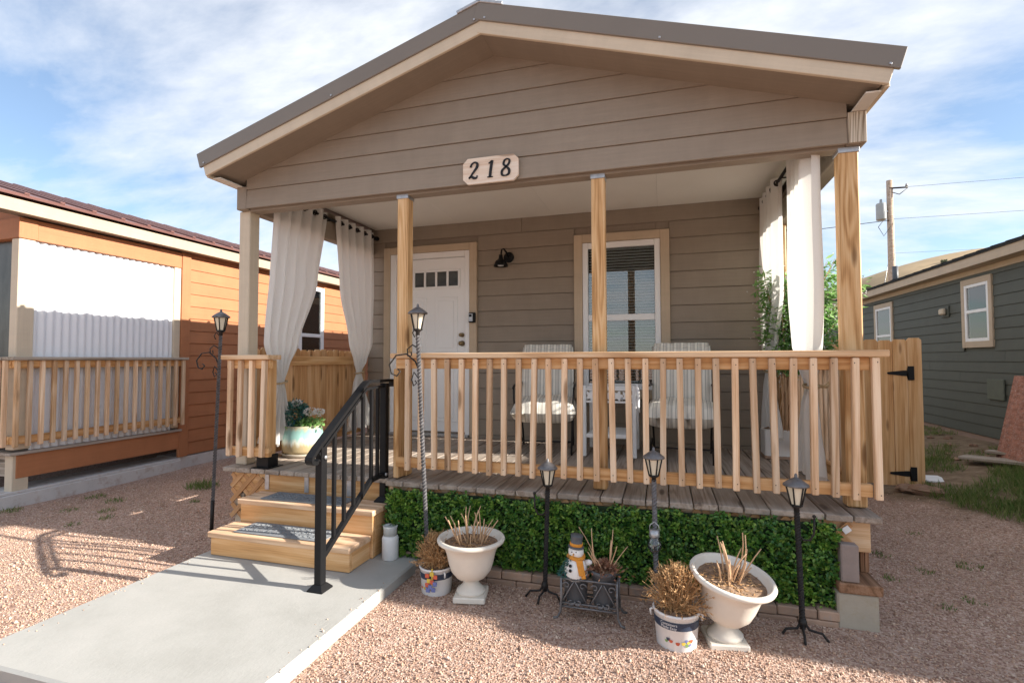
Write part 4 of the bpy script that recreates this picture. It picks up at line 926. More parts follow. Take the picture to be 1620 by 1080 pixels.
def urn(x, y, label, tilt, s, seed, sticks):
    t = thing('garden_urn', (x, y, -.57), label, 'urn', 'cream garden urns')
    b = T(x, y, -.575)
    rb = b @ Matrix.Rotation(R(sticks[4]), 4, 'Z')
    put('urn_base', boxmesh(.19*s, .19*s, .035, .006, 'urn'), 'urn', t, rb @ T(0, 0, .0175))
    lathe('urn_foot', [(.001, .03), (.085*s, .035), (.088*s, .05), (.075*s, .06), (.05*s, .085), (.043*s, .105), (.048*s, .118), (.001, .12)], 'urn', t, b, 36)
    tm = b @ T(0, 0, .112) @ Matrix.Rotation(tilt[0], 4, 'Y') @ Matrix.Rotation(tilt[1], 4, 'X')
    bowl = lathe('urn_bowl', [(.001, -.005), (.05*s, 0), (.09*s, .018), (.12*s, .055), (.135*s, .10), (.148*s, .16), (.165*s, .2), (.193*s, .222), (.203*s, .228), (.206*s, .24), (.200*s, .25), (.185*s, .25), (.178*s, .24), (.16*s, .205), (.001, .2)], 'urn', t, tm, 48)
    soil(bowl, 0, 0, 0, .17*s, tm @ T(0, 0, .212)); litter(bowl, tm @ T(0, 0, .212), .16*s, 260)
    n, sp, h0, h1, _ = sticks
    sts = stick_set((0, 0, .212), n, sp, h0, h1, .0046, seed)
    for k, (pts, r_) in enumerate(sts):
        V, F = tube_geo(pts, r_, 5); meshobj('stem', V, F, 'stick', bowl, tm, True)
urn(-2.18, -.425, 'upright cream pedestal urn with bare stems near the steps', (0, 0), 1.0, 5, (26, .20, .07, .23, 12))
urn(-.765, -.52, 'tilted cream pedestal urn with bare stems at the right', (R(9), R(7)), 1.0, 9, (20, .16, .06, .25, 10))
def text_mesh(s, size):
    cu = bpy.data.curves.new('t', 'FONT'); cu.body = s; cu.size = size; cu.align_x = 'CENTER'; cu.resolution_u = 2
    o = bpy.data.objects.new('t', cu); COL.objects.link(o); dg = bpy.context.evaluated_depsgraph_get(); me = bpy.data.meshes.new_from_object(o.evaluated_get(dg))
    V = [tuple(v.co) for v in me.vertices]; F = [list(p.vertices) for p in me.polygons]
    bpy.data.objects.remove(o); bpy.data.curves.remove(cu); bpy.data.meshes.remove(me); return V, F
def bucket(x, y, label, face, r0, r1, h, seed, bushr, bushh):
    t = thing('plastic_bucket', (x, y, -.57), label, 'bucket', 'white bucket planters')
    b = T(x, y, -.577) @ Matrix.Rotation(face, 4, 'Z')
    body = lathe('bucket_body', [(.001, 0), (r0*.97, 0), (r0, .006), (r1*.985, h*.93), (r1*1.03, h*.94), (r1*1.03, h*.985), (r1*1.01, h), (r1*.95, h), (r1*.93, h*.9), (.001, h*.88)], 'bucket', t, b, 40)
    def rad(z): return r0+(r1-r0)*z/h
    def wrap(V): return [((rad(v)+.0012+w)*math.sin(u/r1), -(rad(v)+.0012+w)*math.cos(u/r1), v) for u, v, w in V]
    def patch(u0, u1, z0, z1, mat, nm, w=0.0):
        n = 24; V = []
        for i in range(n+1):
            u = u0+(u1-u0)*i/n; V += [(u, z0, w), (u, z1, w)]
        meshobj(nm, wrap(V), [[2*i, 2*i+2, 2*i+3, 2*i+1] for i in range(n)], mat, body, b, True)
    patch(-.30, .30, h*.62, h*.83, 'navy', 'label_band')
    V, F = text_mesh('Containers', h*.105); meshobj('label_text', wrap([(v[0]-.045, v[1]+h*.735, .0012) for v in V]), F, 'letter', body, b)
    V, F = text_mesh('Made Easy', h*.105); meshobj('label_text', wrap([(v[0]-.045, v[1]+h*.645, .0012) for v in V]), F, 'letter', body, b)
    r_ = random.Random(seed)
    for k, (u, v, mt) in enumerate(((-.05, .36, 'navy'), (-.035, .32, 'redtag'), (.0, .28, 'redtag'), (.045, .36, 'bluetag'), (.06, .30, 'yellowtag'), (.05, .24, 'leaf'), (.075, .34, 'redtag'), (-.06, .30, 'leaf'), (.03, .29, 'yellowtag'), (.065, .25, 'bluetag'))):
        q = .0075*(1+r_.random()*.5); V = [(u+q*math.cos(a)*(1+.3*math.sin(3*a)), h*v*1.0+q*math.sin(a)*(1+.3*math.cos(2*a)), .0006) for a in np.linspace(0, 6.28, 10, endpoint=False)]
        meshobj('label_print', wrap(V), [list(range(10))], mt, body, b)
    for sg in (-1, 1): tube('handle_lug', [(b @ Vector((sg*r1*1.02, 0, h*.9))), (b @ Vector((sg*(r1*1.02+.012), 0, h*.86))), (b @ Vector((sg*(r1*1.02+.008), 0, h*.72)))], .006, 'bucket', t, 6)
    soil(body, 0, 0, 0, r1*.92, b @ T(0, 0, h*.9))
    # dense dry bush
    paths = []; rads = []; P = []; D = []
    for k in range(560):
        a = r_.uniform(0, 6.28); th = abs(r_.gauss(0, .62)); th = min(th, 1.35); d = Vector((math.sin(th)*math.cos(a), math.sin(th)*math.sin(a), math.cos(th)))
        L_ = 1.0*r_.uniform(.72, 1.05); o = Vector((r_.gauss(0, r1*.22), r_.gauss(0, r1*.22), h*.9))
        e = o+Vector((d.x*bushr*L_, d.y*bushr*L_, d.z*bushh*L_)); m_ = o+(e-o)*.5+Vector((0, 0, .018))+Vector((r_.gauss(0, .008), r_.gauss(0, .008), 0))
        paths.append([o, m_, e]); rads.append([.0019, .0016, .0010])
        for q in range(7):
            t_ = r_.uniform(.45, 1.0); p = m_+(e-m_)*((t_-.5)/.5) if t_ > .5 else o+(m_-o)*(t_/.5); P.append(tuple(p)); D.append((d.x+r_.gauss(0, .5), d.y+r_.gauss(0, .5), d.z*.6+r_.gauss(0, .5)))
    bush = strands('dry_bush', paths, rads, 'dry', body, b); bush['kind'] = 'stuff'
    lv = leaves('dry_leaves', P, D, rng.normal(0, 1, (len(P), 3)), rng.uniform(.012, .024, len(P)), .006, 'dry', body, b); lv['kind'] = 'stuff'
    return t, b, body
t1, b1, body1 = bucket(-2.42, -.40, 'white bucket with a dry brown bush between steps and urn', R(-40), .092, .104, .165, 21, .15, .205)
box('plant_tag_stick', -2.405, -2.397, -.508, -.503, -.52, -.40, 'yellowtag', t1, .001)
for dx, dz, mt in ((-.03, 0, 'redtag'), (.0, .012, 'yellowtag'), (.022, -.004, 'redtag'), (-.02, -.03, 'yellowtag'), (.0, -.035, 'redtag'), (.02, -.045, 'bluetag'), (-.01, -.065, 'bluetag'), (.01, -.08, 'bluetag'), (-.03, -.055, 'redtag'), (-.025, -.085, 'bluetag')): box('plant_tag', -2.401+dx-.013, -2.401+dx+.013, -.512+random.uniform(-.002, .001), -.507, -.443+dz-.012, -.443+dz+.012, mt, t1, .001)
bucket(-1.0, -.60, 'white bucket with dense dry brown bush in front of tilted urn', R(2), .097, .112, .185, 33, .185, .225)
# white jug beside the steps
jg = thing('white_jug', (-2.862, -.2, -.5), 'white cylindrical jug with open neck beside the steps', 'jug')
lathe('jug_body', [(.001, 0), (.052, 0), (.056, .005), (.056, .14), (.05, .155), (.046, .158)], 'bucket', jg, T(-2.862, -.2, -.5), 28)
lathe('jug_neck', [(.046, .155), (.046, .205), (.05, .222), (.045, .224), (.04, .205), (.04, .15), (.001, .148)], 'litegrey', jg, T(-2.862, -.2, -.5), 28)
box('red_bead', -2.83, -.008-2.81, -.15, -.13, -.276, -.252, 'redtag', jg, .005); tube('dark_stem', [(-2.84, -.16, -.32), (-2.82, -.14, -.262), (-2.77, -.13, -.22)], .005, 'ink', jg, 6)
tag(box('edging_stone', -2.79, -2.665, -.13, -.03, -.58, -.475, 'brick', None, .008), 'single tan paver at the corner of the walkway near the jug', 'paver')
# iron planter stand
ps = thing('planter_stand', (-1.44, -.46, -.57), 'dark wrought-iron planter stand with scrolled front', 'planter stand')
fx0, fx1, fyf, fyb = -1.605, -1.30, -.53, -.40; zt, zb_ = -.35, -.50
def rung(pts, r=.006, nm='bar'): tube(nm, pts, r, 'greyiron', ps, 6)
for (x, y) in ((fx0, fyf), (fx1, fyf), (fx0, fyb), (fx1, fyb)):
    sx_ = -1 if x == fx0 else 1; sy_ = -1 if y == fyf else 1
    rung([(x, y, zt+.004), (x, y, -.46), (x+sx_*.004, y+sy_*.004, -.53), (x+sx_*.02, y+sy_*.012, -.558), (x+sx_*.042, y+sy_*.018, -.562)], .007, 'leg')
for z in (zt, zb_, -.48):
    for pts in ([(fx0, fyf, z), (fx1, fyf, z)], [(fx0, fyb, z), (fx1, fyb, z)], [(fx0, fyf, z), (fx0, fyb, z)], [(fx1, fyf, z), (fx1, fyb, z)]): rung(pts, .006, 'rail')
for cx in (-1.53, -1.375):
    for sg in (-1, 1):
        sp_ = [(cx+sg*(.004+.062*t_), fyf-.004, zt-.01-.11*t_) for t_ in np.linspace(0, 1, 5)]; rung(sp_, .004, 'scroll')
        rung([(cx+sg*(.045+.022*(1-t_/7)*math.cos(t_)), fyf-.004, zt-.035+.022*(1-t_/7)*math.sin(t_)) for t_ in np.linspace(0, 5.5, 12)], .004, 'scroll')
        rung([(cx+sg*(.02+.022*(1-t_/7)*math.cos(t_+3)), fyf-.004, zb_+.03+.022*(1-t_/7)*math.sin(t_+3)) for t_ in np.linspace(0, 5.5, 12)], .004, 'scroll')
for k in range(5): rung([(fx0+.03+k*.06, fyf, zb_), (fx0+.03+k*.06, fyb, zb_)], .004, 'slat')
for x0, lab, nm in ((-1.53, 'grey plastic pot holding the snowman in the iron stand', 'planter_pot'), (-1.378, 'grey plastic pot with withered stems in the iron stand', 'planter_pot')):
    t = thing(nm, (x0, -.465, -.49), lab, 'pot', 'pots in the iron stand'); dz = .0 if x0 < -1.5 else .035
    body = lathe('pot_body', [(.001, 0), (.052, 0), (.056, .01), (.066, .14+dz), (.073, .142+dz), (.073, .162+dz), (.068, .162+dz), (.064, .145+dz), (.001, .143+dz)], 'dkpot', t, T(x0, -.465, -.497), 28)
    soil(body, 0, 0, 0, .064, T(x0, -.465, -.35+dz), 'soil')
    if dz:
        sts = stick_set((0, 0, 0), 11, .09, .10, .25, .0035, 17)
        for pts, r_ in sts:
            V, F = tube_geo(pts, r_, 5); meshobj('stem', V, F, 'stick', body, T(x0, -.465, -.35+dz), True)
        n = 260; a = rng.uniform(0, 6.28, n); q = np.abs(rng.normal(0, .05, n)); P = np.stack([q*np.cos(a), q*np.sin(a), rng.uniform(.0, .05, n)*(1.1-q/.1)], 1)
        leaves('withered_leaves', P, np.stack([np.cos(a), np.sin(a), rng.normal(.5, .5, n)], 1), rng.normal(0, 1, (n, 3)), .03, .012, 'redleaf', body, T(x0, -.465, -.345+dz))['kind'] = 'stuff'
        tubes('seed_head', [([(x0+.03, -.46, -.3), (x0+.04, -.46, -.2), (x0+.042, -.46, -.14)], [.003, .007, .002])], 'stick', body)
# snowman
sm = thing('snowman_figure', (-1.535, -.47, -.36), 'small white snowman ornament with black hat and orange scarf', 'ornament')
lathe('body', [(.001, -.03), (.058, -.025), (.066, .0), (.064, .04), (.052, .07), (.034, .086), (.036, .094), (.042, .108), (.043, .125), (.036, .145), (.022, .157), (.001, .16)], 'snow', sm, T(-1.53, -.475, -.335), 32)
hat = lathe('hat', [(.001, 0), (.045, 0), (.045, .006), (.033, .008), (.034, .06), (.036, .068), (.001, .07)], 'dkpot', sm, T(-1.53, -.475, -.192) @ Matrix.Rotation(R(5), 4, 'Y'), 24)
lathe('hat_band', [(.0345, .009), (.0365, .01), (.037, .026), (.0345, .027)], 'scarf', hat, T(-1.53, -.475, -.192) @ Matrix.Rotation(R(5), 4, 'Y'), 24)
tube('scarf', [(-1.53+.041*math.cos(q), -.475+.041*math.sin(q), -.243+.004*math.sin(2*q)) for q in np.linspace(0, 6.283, 18, endpoint=False)], .012, 'scarf', sm, 8, closed=True)
for x0, l_ in ((-1.512, .075), (-1.498, .09)):
    plank('scarf_end', (x0, -.524, -.245), (x0+.022, -.545, -.245-l_), .024, .006, 'scarf', sm, (0, -1, 0), .002)
for z, yy in ((-.275, -.538), (-.30, -.542)): lathe('button', [(.001, -.006), (.008, -.003), (.009, .002), (.001, .005)], 'ink', sm, T(-1.552, yy, z) @ Matrix.Rotation(R(90), 4, 'X'), 12)
for dx in (-.012, .012): lathe('eye', [(.001, -.003), (.0035, 0), (.001, .003)], 'ink', sm, T(-1.535+dx, -.516, -.207) @ Matrix.Rotation(R(90), 4, 'X'), 8)
lathe('nose', [(.005, 0), (.003, .015), (.001, .026)], 'scarf', sm, T(-1.537, -.515, -.218) @ Matrix.Rotation(R(100), 4, 'X'), 8)
tube('arm', [(-1.475, -.475, -.275), (-1.455, -.485, -.265), (-1.443, -.495, -.258)], [.018, .016, .009], 'snow', sm, 10)
n = 260; h_ = rng.random(n)**1.3; a = rng.uniform(0, 6.28, n); P = np.stack([.034*(1-h_)*np.cos(a)*.6, .034*(1-h_)*np.sin(a)*.6, .13*h_], 1)
leaves('little_tree', P, np.stack([np.cos(a), np.sin(a), -.3+rng.normal(0, .2, n)], 1), np.tile([0, 0, 1.], (n, 1)), .024, .007, 'blueleaf', sm, T(-1.598, -.50, -.345) @ Matrix.Rotation(R(22), 4, 'Y'))

# ------------------------------------------------------------------ teal pot on the porch and right-hand plant
tp = thing('glazed_planter', (-4.2, .56, 0), 'teal and tan glazed planter with bluish greenery and white flowers', 'planter')
pb = lathe('pot', [(.001, .03), (.165, .03), (.178, .06), (.182, .12), (.172, .2), (.160, .255), (.163, .272), (.155, .275), (.145, .262), (.140, .24), (.001, .235)], 'glaze', tp, T(-4.2, .56, 0), 48)
lathe('saucer', [(.001, .004), (.17, .004), (.185, .03), (.176, .034), (.165, .018), (.001, .015)], 'concrete', tp, T(-4.2, .56, 0), 40); soil(tp, 0, 0, 0, .14, T(-4.2, .56, .245))
n = 900; c = rng.normal(0, 1, (n, 3)); P = unit(c)*rng.uniform(.3, 1, (n, 1))**.5*np.array([.10, .10, .12])+np.array([-.07, -.02, .37])
leaves('blue_greenery', P, unit(c)+rng.normal(0, .5, (n, 3)), rng.normal(0, 1, (n, 3)), .04, .016, 'blueleaf', tp, T(-4.2, .56, 0))['kind'] = 'stuff'
n = 160; P = np.stack([rng.normal(.06, .06, n), rng.normal(0, .05, n), rng.uniform(.25, .31, n)], 1); leaves('green_leaves', P, rng.normal(0, 1, (n, 3))+np.array([0, 0, .6]), rng.normal(0, 1, (n, 3)), .05, .028, 'leaf', tp, T(-4.2, .56, 0))
for k, (x, y, z, r) in enumerate(((-.03, -.05, .475, .035), (-.08, 0, .455, .03), (.10, -.03, .40, .045), (.06, .0, .385, .04), (.19, -.02, .40, .035), (.14, .03, .375, .03))):
    q = unit(rng.normal(0, 1, (70, 3)))*r*np.array([1, 1, .6]); leaves('flower_head', q, q+rng.normal(0, .01, q.shape), rng.normal(0, 1, q.shape), .016, .014, 'flower', tp, T(-4.2+x, .56+y, z))
    tube('flower_stem', [(-4.2+x*.5, .56+y*.5, .25), (-4.2+x*.8, .56+y*.8, .25+(z-.25)*.6), (-4.2+x, .56+y, z)], .003, 'leaf', tp, 5)
fp = thing('flowering_shrub', (-.11, 1.61, 0), 'tall leafy potted plant with small white flowers behind the right curtain', 'plant')
box('pot', -.21, -.01, 1.50, 1.72, .012, .25, 'bucket', fp, .012); box('pot_foot', -.212, -.008, 1.498, 1.722, .001, .03, 'brick', fp, .004); soil(fp, 0, 0, 0, .095, T(-.11, 1.61, .248))
P = []; D = []; Fl = []; paths = []
for k in range(64):
    a = random.uniform(0, 6.28); sp = min(.34, abs(random.gauss(0, .17))+.06); top = random.uniform(1.0, 1.72); e = Vector((sp*math.cos(a)*1.35+.15, sp*math.sin(a)*.75-.05, top-.12*sp)); o = Vector((random.gauss(0, .03), random.gauss(0, .03), .24)); m_ = o+(e-o)*.55+Vector((-.15*e.x, -.15*e.y, .12))
    paths.append([o, o+(m_-o)*.5, m_, m_+(e-m_)*.5+Vector((0, 0, .03)), e])
    for q in range(85):
        t_ = random.uniform(.4, 1); p = (m_+(e-m_)*((t_-.5)*2)) if t_ > .5 else o+(m_-o)*(t_*2); p = p+Vector((random.gauss(0, .035), random.gauss(0, .035), random.gauss(0, .03)))
        if p.z < .72: continue
        P.append(tuple(p)); D.append((random.gauss(e.x, .5), random.gauss(e.y, .5), random.gauss(-.15, .35)))
        if random.random() < .55: Fl.append((p.x+random.gauss(0, .05), p.y+random.gauss(0, .05), p.z+random.gauss(-.03, .05)))
strands('branches', paths, [[.006, .005, .004, .003, .002]]*len(paths), 'stick', fp, T(-.03, 1.56, 0))
leaves('leaves', P, D, np.tile([0, 0, 1.], (len(P), 1))+rng.normal(0, .4, (len(P), 3)), rng.uniform(.055, .095, len(P)), .024, 'leaf', fp, T(-.03, 1.56, 0))['kind'] = 'stuff'
Fl = np.array(Fl); leaves('blossoms', Fl, rng.normal(0, 1, Fl.shape), rng.normal(0, 1, Fl.shape), .017, .014, 'flower', fp, T(-.03, 1.56, 0))['kind'] = 'stuff'

# ------------------------------------------------------------------ chairs and side table
def puffy(name, lx, ly, lz, mat, parent, mw, puff=.5):
    """cushion: rounded slab, local X across (stripes), Y depth, Z thickness"""
    nx, ny = 20, 16; V = []; F = []
    def prof(u): return max(0., 1-abs(u)**5)**.38
    for s in (1, -1):
        for j in range(ny+1):
            for i in range(nx+1):
                u = 2*i/nx-1; v = 2*j/ny-1; q = prof(u)*prof(v)
                bm = .010*math.sin(u*9+v*2)*math.sin(v*7+1)*q+.006*math.sin(u*23)*math.exp(-((abs(v)-.95)/.12)**2)
                V.append((u*lx/2*(1-.015*(1-prof(v))), v*ly/2*(1-.015*(1-prof(u))), s*(lz/2*q*(.8+.2*puff*(1-u*u)*(1-v*v)))+bm*(s > 0)))
    m = (nx+1)*(ny+1)
    for j in range(ny):
        for i in range(nx):
            a = j*(nx+1)+i; F.append([a, a+1, a+nx+2, a+nx+1]); F.append([m+a, m+a+nx+1, m+a+nx+2, m+a+1])
    ed = [i for i in range(nx+1)]+[j*(nx+1)+nx for j in range(1, ny+1)]+[ny*(nx+1)+i for i in range(nx-1, -1, -1)]+[j*(nx+1) for j in range(ny-1, 0, -1)]
    for a, b in zip(ed, ed[1:]+ed[:1]): F.append([a, m+a, m+b, b])
    return meshobj(name, V, F, mat, parent, mw, True)
def chair(x, y, rz, label):
    t = thing('patio_chair', (x, y, 0), label, 'chair', 'cushioned porch chairs')
    B = T(x, y, 0) @ Matrix.Rotation(rz, 4, 'Z')
    def w(*p): return B @ Vector(p)
    puffy('seat_cushion', .59, .58, .25, 'cushion', t, B @ T(0, -.08, .40) @ Matrix.Rotation(R(4), 4, 'X'))
    puffy('back_cushion', .52, .60, .15, 'cushion', t, B @ T(0, .235, .70) @ Matrix.Rotation(R(76), 4, 'X'))
    tg = puffy('cushion_head', .49, .10, .10, 'cushion', t, B @ T(0, .31, .965) @ Matrix.Rotation(R(76), 4, 'X'))
    for s in (-1, 1):
        tube('leg', [w(s*.25, -.26, 0), w(s*.255, -.24, .2), w(s*.26, -.25, .34), w(s*.27, -.27, .5), w(s*.275, -.25, .60)], .009, 'iron', t, 7)
        tube('leg', [w(s*.25, .30, 0), w(s*.25, .22, .16), w(s*.255, .15, .32), w(s*.255, .26, .6), w(s*.255, .335, .98)], .009, 'iron', t, 7)
        tube('armrest', [w(s*.275, -.27, .60), w(s*.28, -.18, .62), w(s*.275, .05, .625), w(s*.26, .27, .63)], .011, 'iron', t, 7)
        tube('brace', [w(s*.25, .25, .02), w(s*.25, .0, .16), w(s*.25, -.24, .05)], .007, 'iron', t, 6)
    for pts in ([w(-.255, -.25, .33), w(.255, -.25, .33)], [w(-.255, .16, .32), w(.255, .16, .32)], [w(-.25, -.25, .12), w(.25, -.25, .12)], [w(-.255, .335, .98), w(0, .345, 1.0), w(.255, .335, .98)]): tube('crossbar', pts, .008, 'iron', t, 6)
    tube('seat_side', [w(-.255, -.25, .33), w(-.255, .16, .32)], .008, 'iron', t, 6); tube('seat_side', [w(.255, -.25, .33), w(.255, .16, .32)], .008, 'iron', t, 6)
chair(-2.13, 1.42, R(8), 'striped cushioned metal armchair left of the white side table')
chair(-.90, 1.36, R(-3), 'striped cushioned metal armchair right of the white side table')
tb = thing('side_table', (-1.52, 1.46, 0), 'small white slatted side table with leaf pattern between the chairs', 'table')
tx0, tx1, ty0, ty1 = -1.75, -1.275, 1.21, 1.72
for x in (tx0, tx1-.035):
    for y in (ty0, ty1-.035): box('leg', x, x+.035, y, y+.035, .0, .625, 'white', tb, .004)
for y in (ty0+.004, ty1-.029): box('apron', tx0+.036, tx1-.036, y, y+.02, .585, .605, 'white', tb, .003); box('apron', tx0+.036, tx1-.036, y, y+.02, .475, .493, 'white', tb, .003)
for x in (tx0+.006, tx1-.026): box('apron', x, x+.02, ty0+.036, ty1-.036, .585, .605, 'white', tb, .003, 1); box('apron', x, x+.02, ty0+.036, ty1-.036, .475, .493, 'white', tb, .003, 1)
for k in range(9):
    box('top_slat', tx0+.04, tx1-.04, ty0+.03+k*.05, ty0+.072+k*.05, .6055, .6185, 'white', tb, .003); box('shelf_slat', tx0+.04, tx1-.04, ty0+.03+k*.05, ty0+.072+k*.05, .185, .198, 'white', tb, .003)
for y in (ty0+.001, ty1-.036): box('shelf_rail', tx0+.036, tx1-.036, y, y+.026, .165, .2, 'white', tb, .003)
for k in range(5):
    cx = tx0+.078+k*.08
    V = [(cx+.036*(math.cos(a)*(1+.28*math.cos(5*a))), 0, .539+.036*(math.sin(a)*(1+.28*math.cos(5*a)))) for a in np.linspace(0, 6.283, 40, endpoint=False)]
    V2 = [(v[0]-cx, ty0+.006, v[2]) for v in V]; V3 = [(v[0], v[1]+.008, v[2]) for v in V2]; n_ = 40
    meshobj('leaf_ornament', V2+V3, [list(range(n_)), list(range(n_, 2*n_))[::-1]]+[[i, n_+i, n_+(i+1) % n_, (i+1) % n_] for i in range(n_)], 'white', tb, T(cx, 0, 0))
    tube('leaf_stem', [(cx-.04, ty0+.01, .58), (cx, ty0+.01, .54), (cx+.04, ty0+.01, .50)], .004, 'white', tb, 5)
tag(tube('white_ribbon', [(-1.27, 1.2, .63), (-1.262, 1.19, .60), (-1.256, 1.195, .54), (-1.262, 1.19, .46), (-1.25, 1.195, .40)], [.012, .017, .013, .016, .008], 'white', None, 7), 'white fabric ribbon hanging on the corner of the side table', 'ribbon')

# ------------------------------------------------------------------ gate to the right of the house
ga = thing('wooden_gate', (.85, 3.15, -.55), 'cedar dog-ear board gate with black strap hinges', 'gate')
x = .13; k = 0
while x < 1.56:
    wd = .136; last = x+wd > 1.5
    dogear('gate_board', x+wd/2, 3.15+random.uniform(-.004, .004)+(.004 if last else 0), wd-.004, -.50+random.uniform(-.015, .01)-(.05 if last else 0), 1.075+random.uniform(-.015, .012), .018, 'fence', ga, 'y'); x += wd
for z in (.70, -.32): box('gate_rail', .15, 1.42, 3.165, 3.20, z, z+.09, 'fence', ga, .004)
for z in (.705, -.375):
    V = [(1.30, -.006), (1.31, -.012), (1.44, -.028), (1.49, -.03), (1.49, .03), (1.44, .028), (1.31, .012), (1.30, .006)]
    prism('strap_hinge', V, 'black', .006, (0, 3.138, z), (1, 0, 0), (0, 0, 1), ga)
    box('hinge_plate', 1.488, 1.548, 3.128, 3.1365, z-.075, z+.075, 'black', ga, .003); tube('hinge_pin', [(1.489, 3.128, z-.055), (1.489, 3.128, z+.055)], .008, 'black', ga, 8)
def rockgeo(r, seed):
    r_ = np.random.default_rng(seed); V, F = lathe_geo([(.02, -.9), (.6, -.7), (.95, -.2), (1, .2), (.75, .65), (.3, .9)], 10)
    V = np.array(V)*np.array(r)*(1+r_.normal(0, .13, (len(V), 1))); return [tuple(v) for v in V], F
V, F = rockgeo((.16, .08, .06), 2); tag(meshobj('rock', V, F, 'rock', None, T(1.50, 2.82, -.48) @ Matrix.Rotation(R(-35), 4, 'Z')), 'long brown rock at the foot of the wooden gate', 'rock')
V, F = rockgeo((.09, .07, .05), 5); tag(meshobj('rock', V, F, 'rock', None, T(1.36, 2.95, -.49)), 'small round brown rock against the gate boards', 'rock')
wb = meshobj('white_board', *(lambda: ([(0, 0, 0), (.36, -.05, .0), (.40, .22, .01), (.02, .30, .0), (0, 0, .012), (.36, -.05, .015), (.40, .22, .03), (.02, .30, .012)], [[3, 2, 1, 0], [4, 5, 6, 7], [0, 1, 5, 4], [1, 2, 6, 5], [2, 3, 7, 6], [3, 0, 4, 7]]))(), 'white', None, T(1.62, 3.28, -.475)); tag(wb, 'white scrap board lying on dirt beside the gate', 'board')
def lean_sheet():
    V = []; F = []; n = 30
    for d in (0, .014):
        for t_ in (0, 1):
            for i in range(n+1):
                u = i/n; V.append((.23*t_+.05*u+d+.006*math.sin(u*50), -1.0*u, 1.08*t_))
    for i in range(n): F += [[i, i+1, n+2+i, n+1+i], [2*n+2+i, 3*n+3+i, 3*n+4+i, 2*n+3+i], [n+1+i, n+2+i, 3*n+4+i, 3*n+3+i]]
    F += [[0, n+1, 3*n+3, 2*n+2], [n, 3*n+2, 4*n+3, 2*n+1]]
    return V, F
rs = meshobj('leaning_sheet', *lean_sheet(), 'rust', None, T(2.65, 4.0, -.42))
plank('prop', (2.93, 3.6, .45), (3.22, 3.6, -.33), .06, .03, 'oldwood', rs, (0, 1, 0))
tag(rs, 'rusty red patterned sheet leaning at the right edge', 'sheet')
for a, b, w_, h_, lab in (((2.35, 4.0, -.30), (3.1, 3.3, -.27), .24, .03, 'long grey plank lying on grass below the rusty sheet'), ((2.62, 4.05, -.235), (3.2, 3.5, -.215), .16, .03, 'short pale plank on top of the long grey plank')):
    tag(plank('scrap_plank', a, b, w_, h_, 'oldwood', None), lab, 'plank', 'planks by the rusty sheet')
for k in range(26):
    V, F = rockgeo([random.uniform(.02, .06)*q for q in (1, .8, .5)], k); x = random.uniform(1.9, 3.1); y = random.uniform(4.2, 6.2)
    o = meshobj('rubble_stone', V, F, 'rock', None, T(x, y, float(gz(x, y))+.01) @ Matrix.Rotation(random.uniform(0, 6), 4, 'Z')); tag(o, 'small brown rubble stone in the dirt below the slate house wall', 'stone', 'rubble stones on the dirt')

# ------------------------------------------------------------------ neighbour on the left
lh = thing('neighbour_house', (-9.2, 4, -.57), 'terracotta orange house with maroon metal roof on the left', 'house')
LX = -7.05
sw = box('side_wall', LX-.10, LX-.03, 1.80, 12, -.38, 2.32, 'orange', lh, .002)
lapwall(sw, 'y', 1.852, 12, LX-.018, [-.38+.163*k for k in range(18)], [(3.93, 4.62, .62, 2.2)], 'orange', 1)
box('corner_board', LX-.03, LX+.012, 1.722, 1.85, -.385, 2.27, 'orange', lh, .003)
box('foundation', LX-.4, LX-.012, 1.75, 12, -.62, -.39, 'plinth', lh, .004)
box('plinth', LX-.42, LX+.03, -.25, 1.748, -.64, -.42, 'plinth', lh, .008); box('plinth_cap', LX-.35, LX+.015, -.26, 1.747, -.4195, -.395, 'plinth', lh, .004)
box('corner_post', LX-.11, LX+.0, -.02, .12, -.0, 2.06, 'cream', lh, .006); box('corner_post', LX-.11, LX-.002, -.018, .118, -.5, -.052, 'cream', lh, .006); box('rear_post', LX-.11, LX-.005, 1.63, 1.72, .0, 2.06, 'cream', lh, .005)
box('side_beam', LX-.11, LX+.004, .13, 1.72, 2.062, 2.262, 'orange', lh, .003); box('beam_corner', LX-.12, LX+.012, -.03, .128, 2.062, 2.262, 'orange', lh, .003); box('front_beam', LX-4.4, LX-.121, -.02, .10, 2.062, 2.262, 'orange', lh, .003)
box('eave_fascia', LX+.12, LX+.142, -.35, 12.1, 2.275, 2.40, 'ltan', lh, .003, 1); box('soffit', LX-.05, LX+.119, -.35, 12.1, 2.28, 2.295, 'soffit', lh, .002, 1)
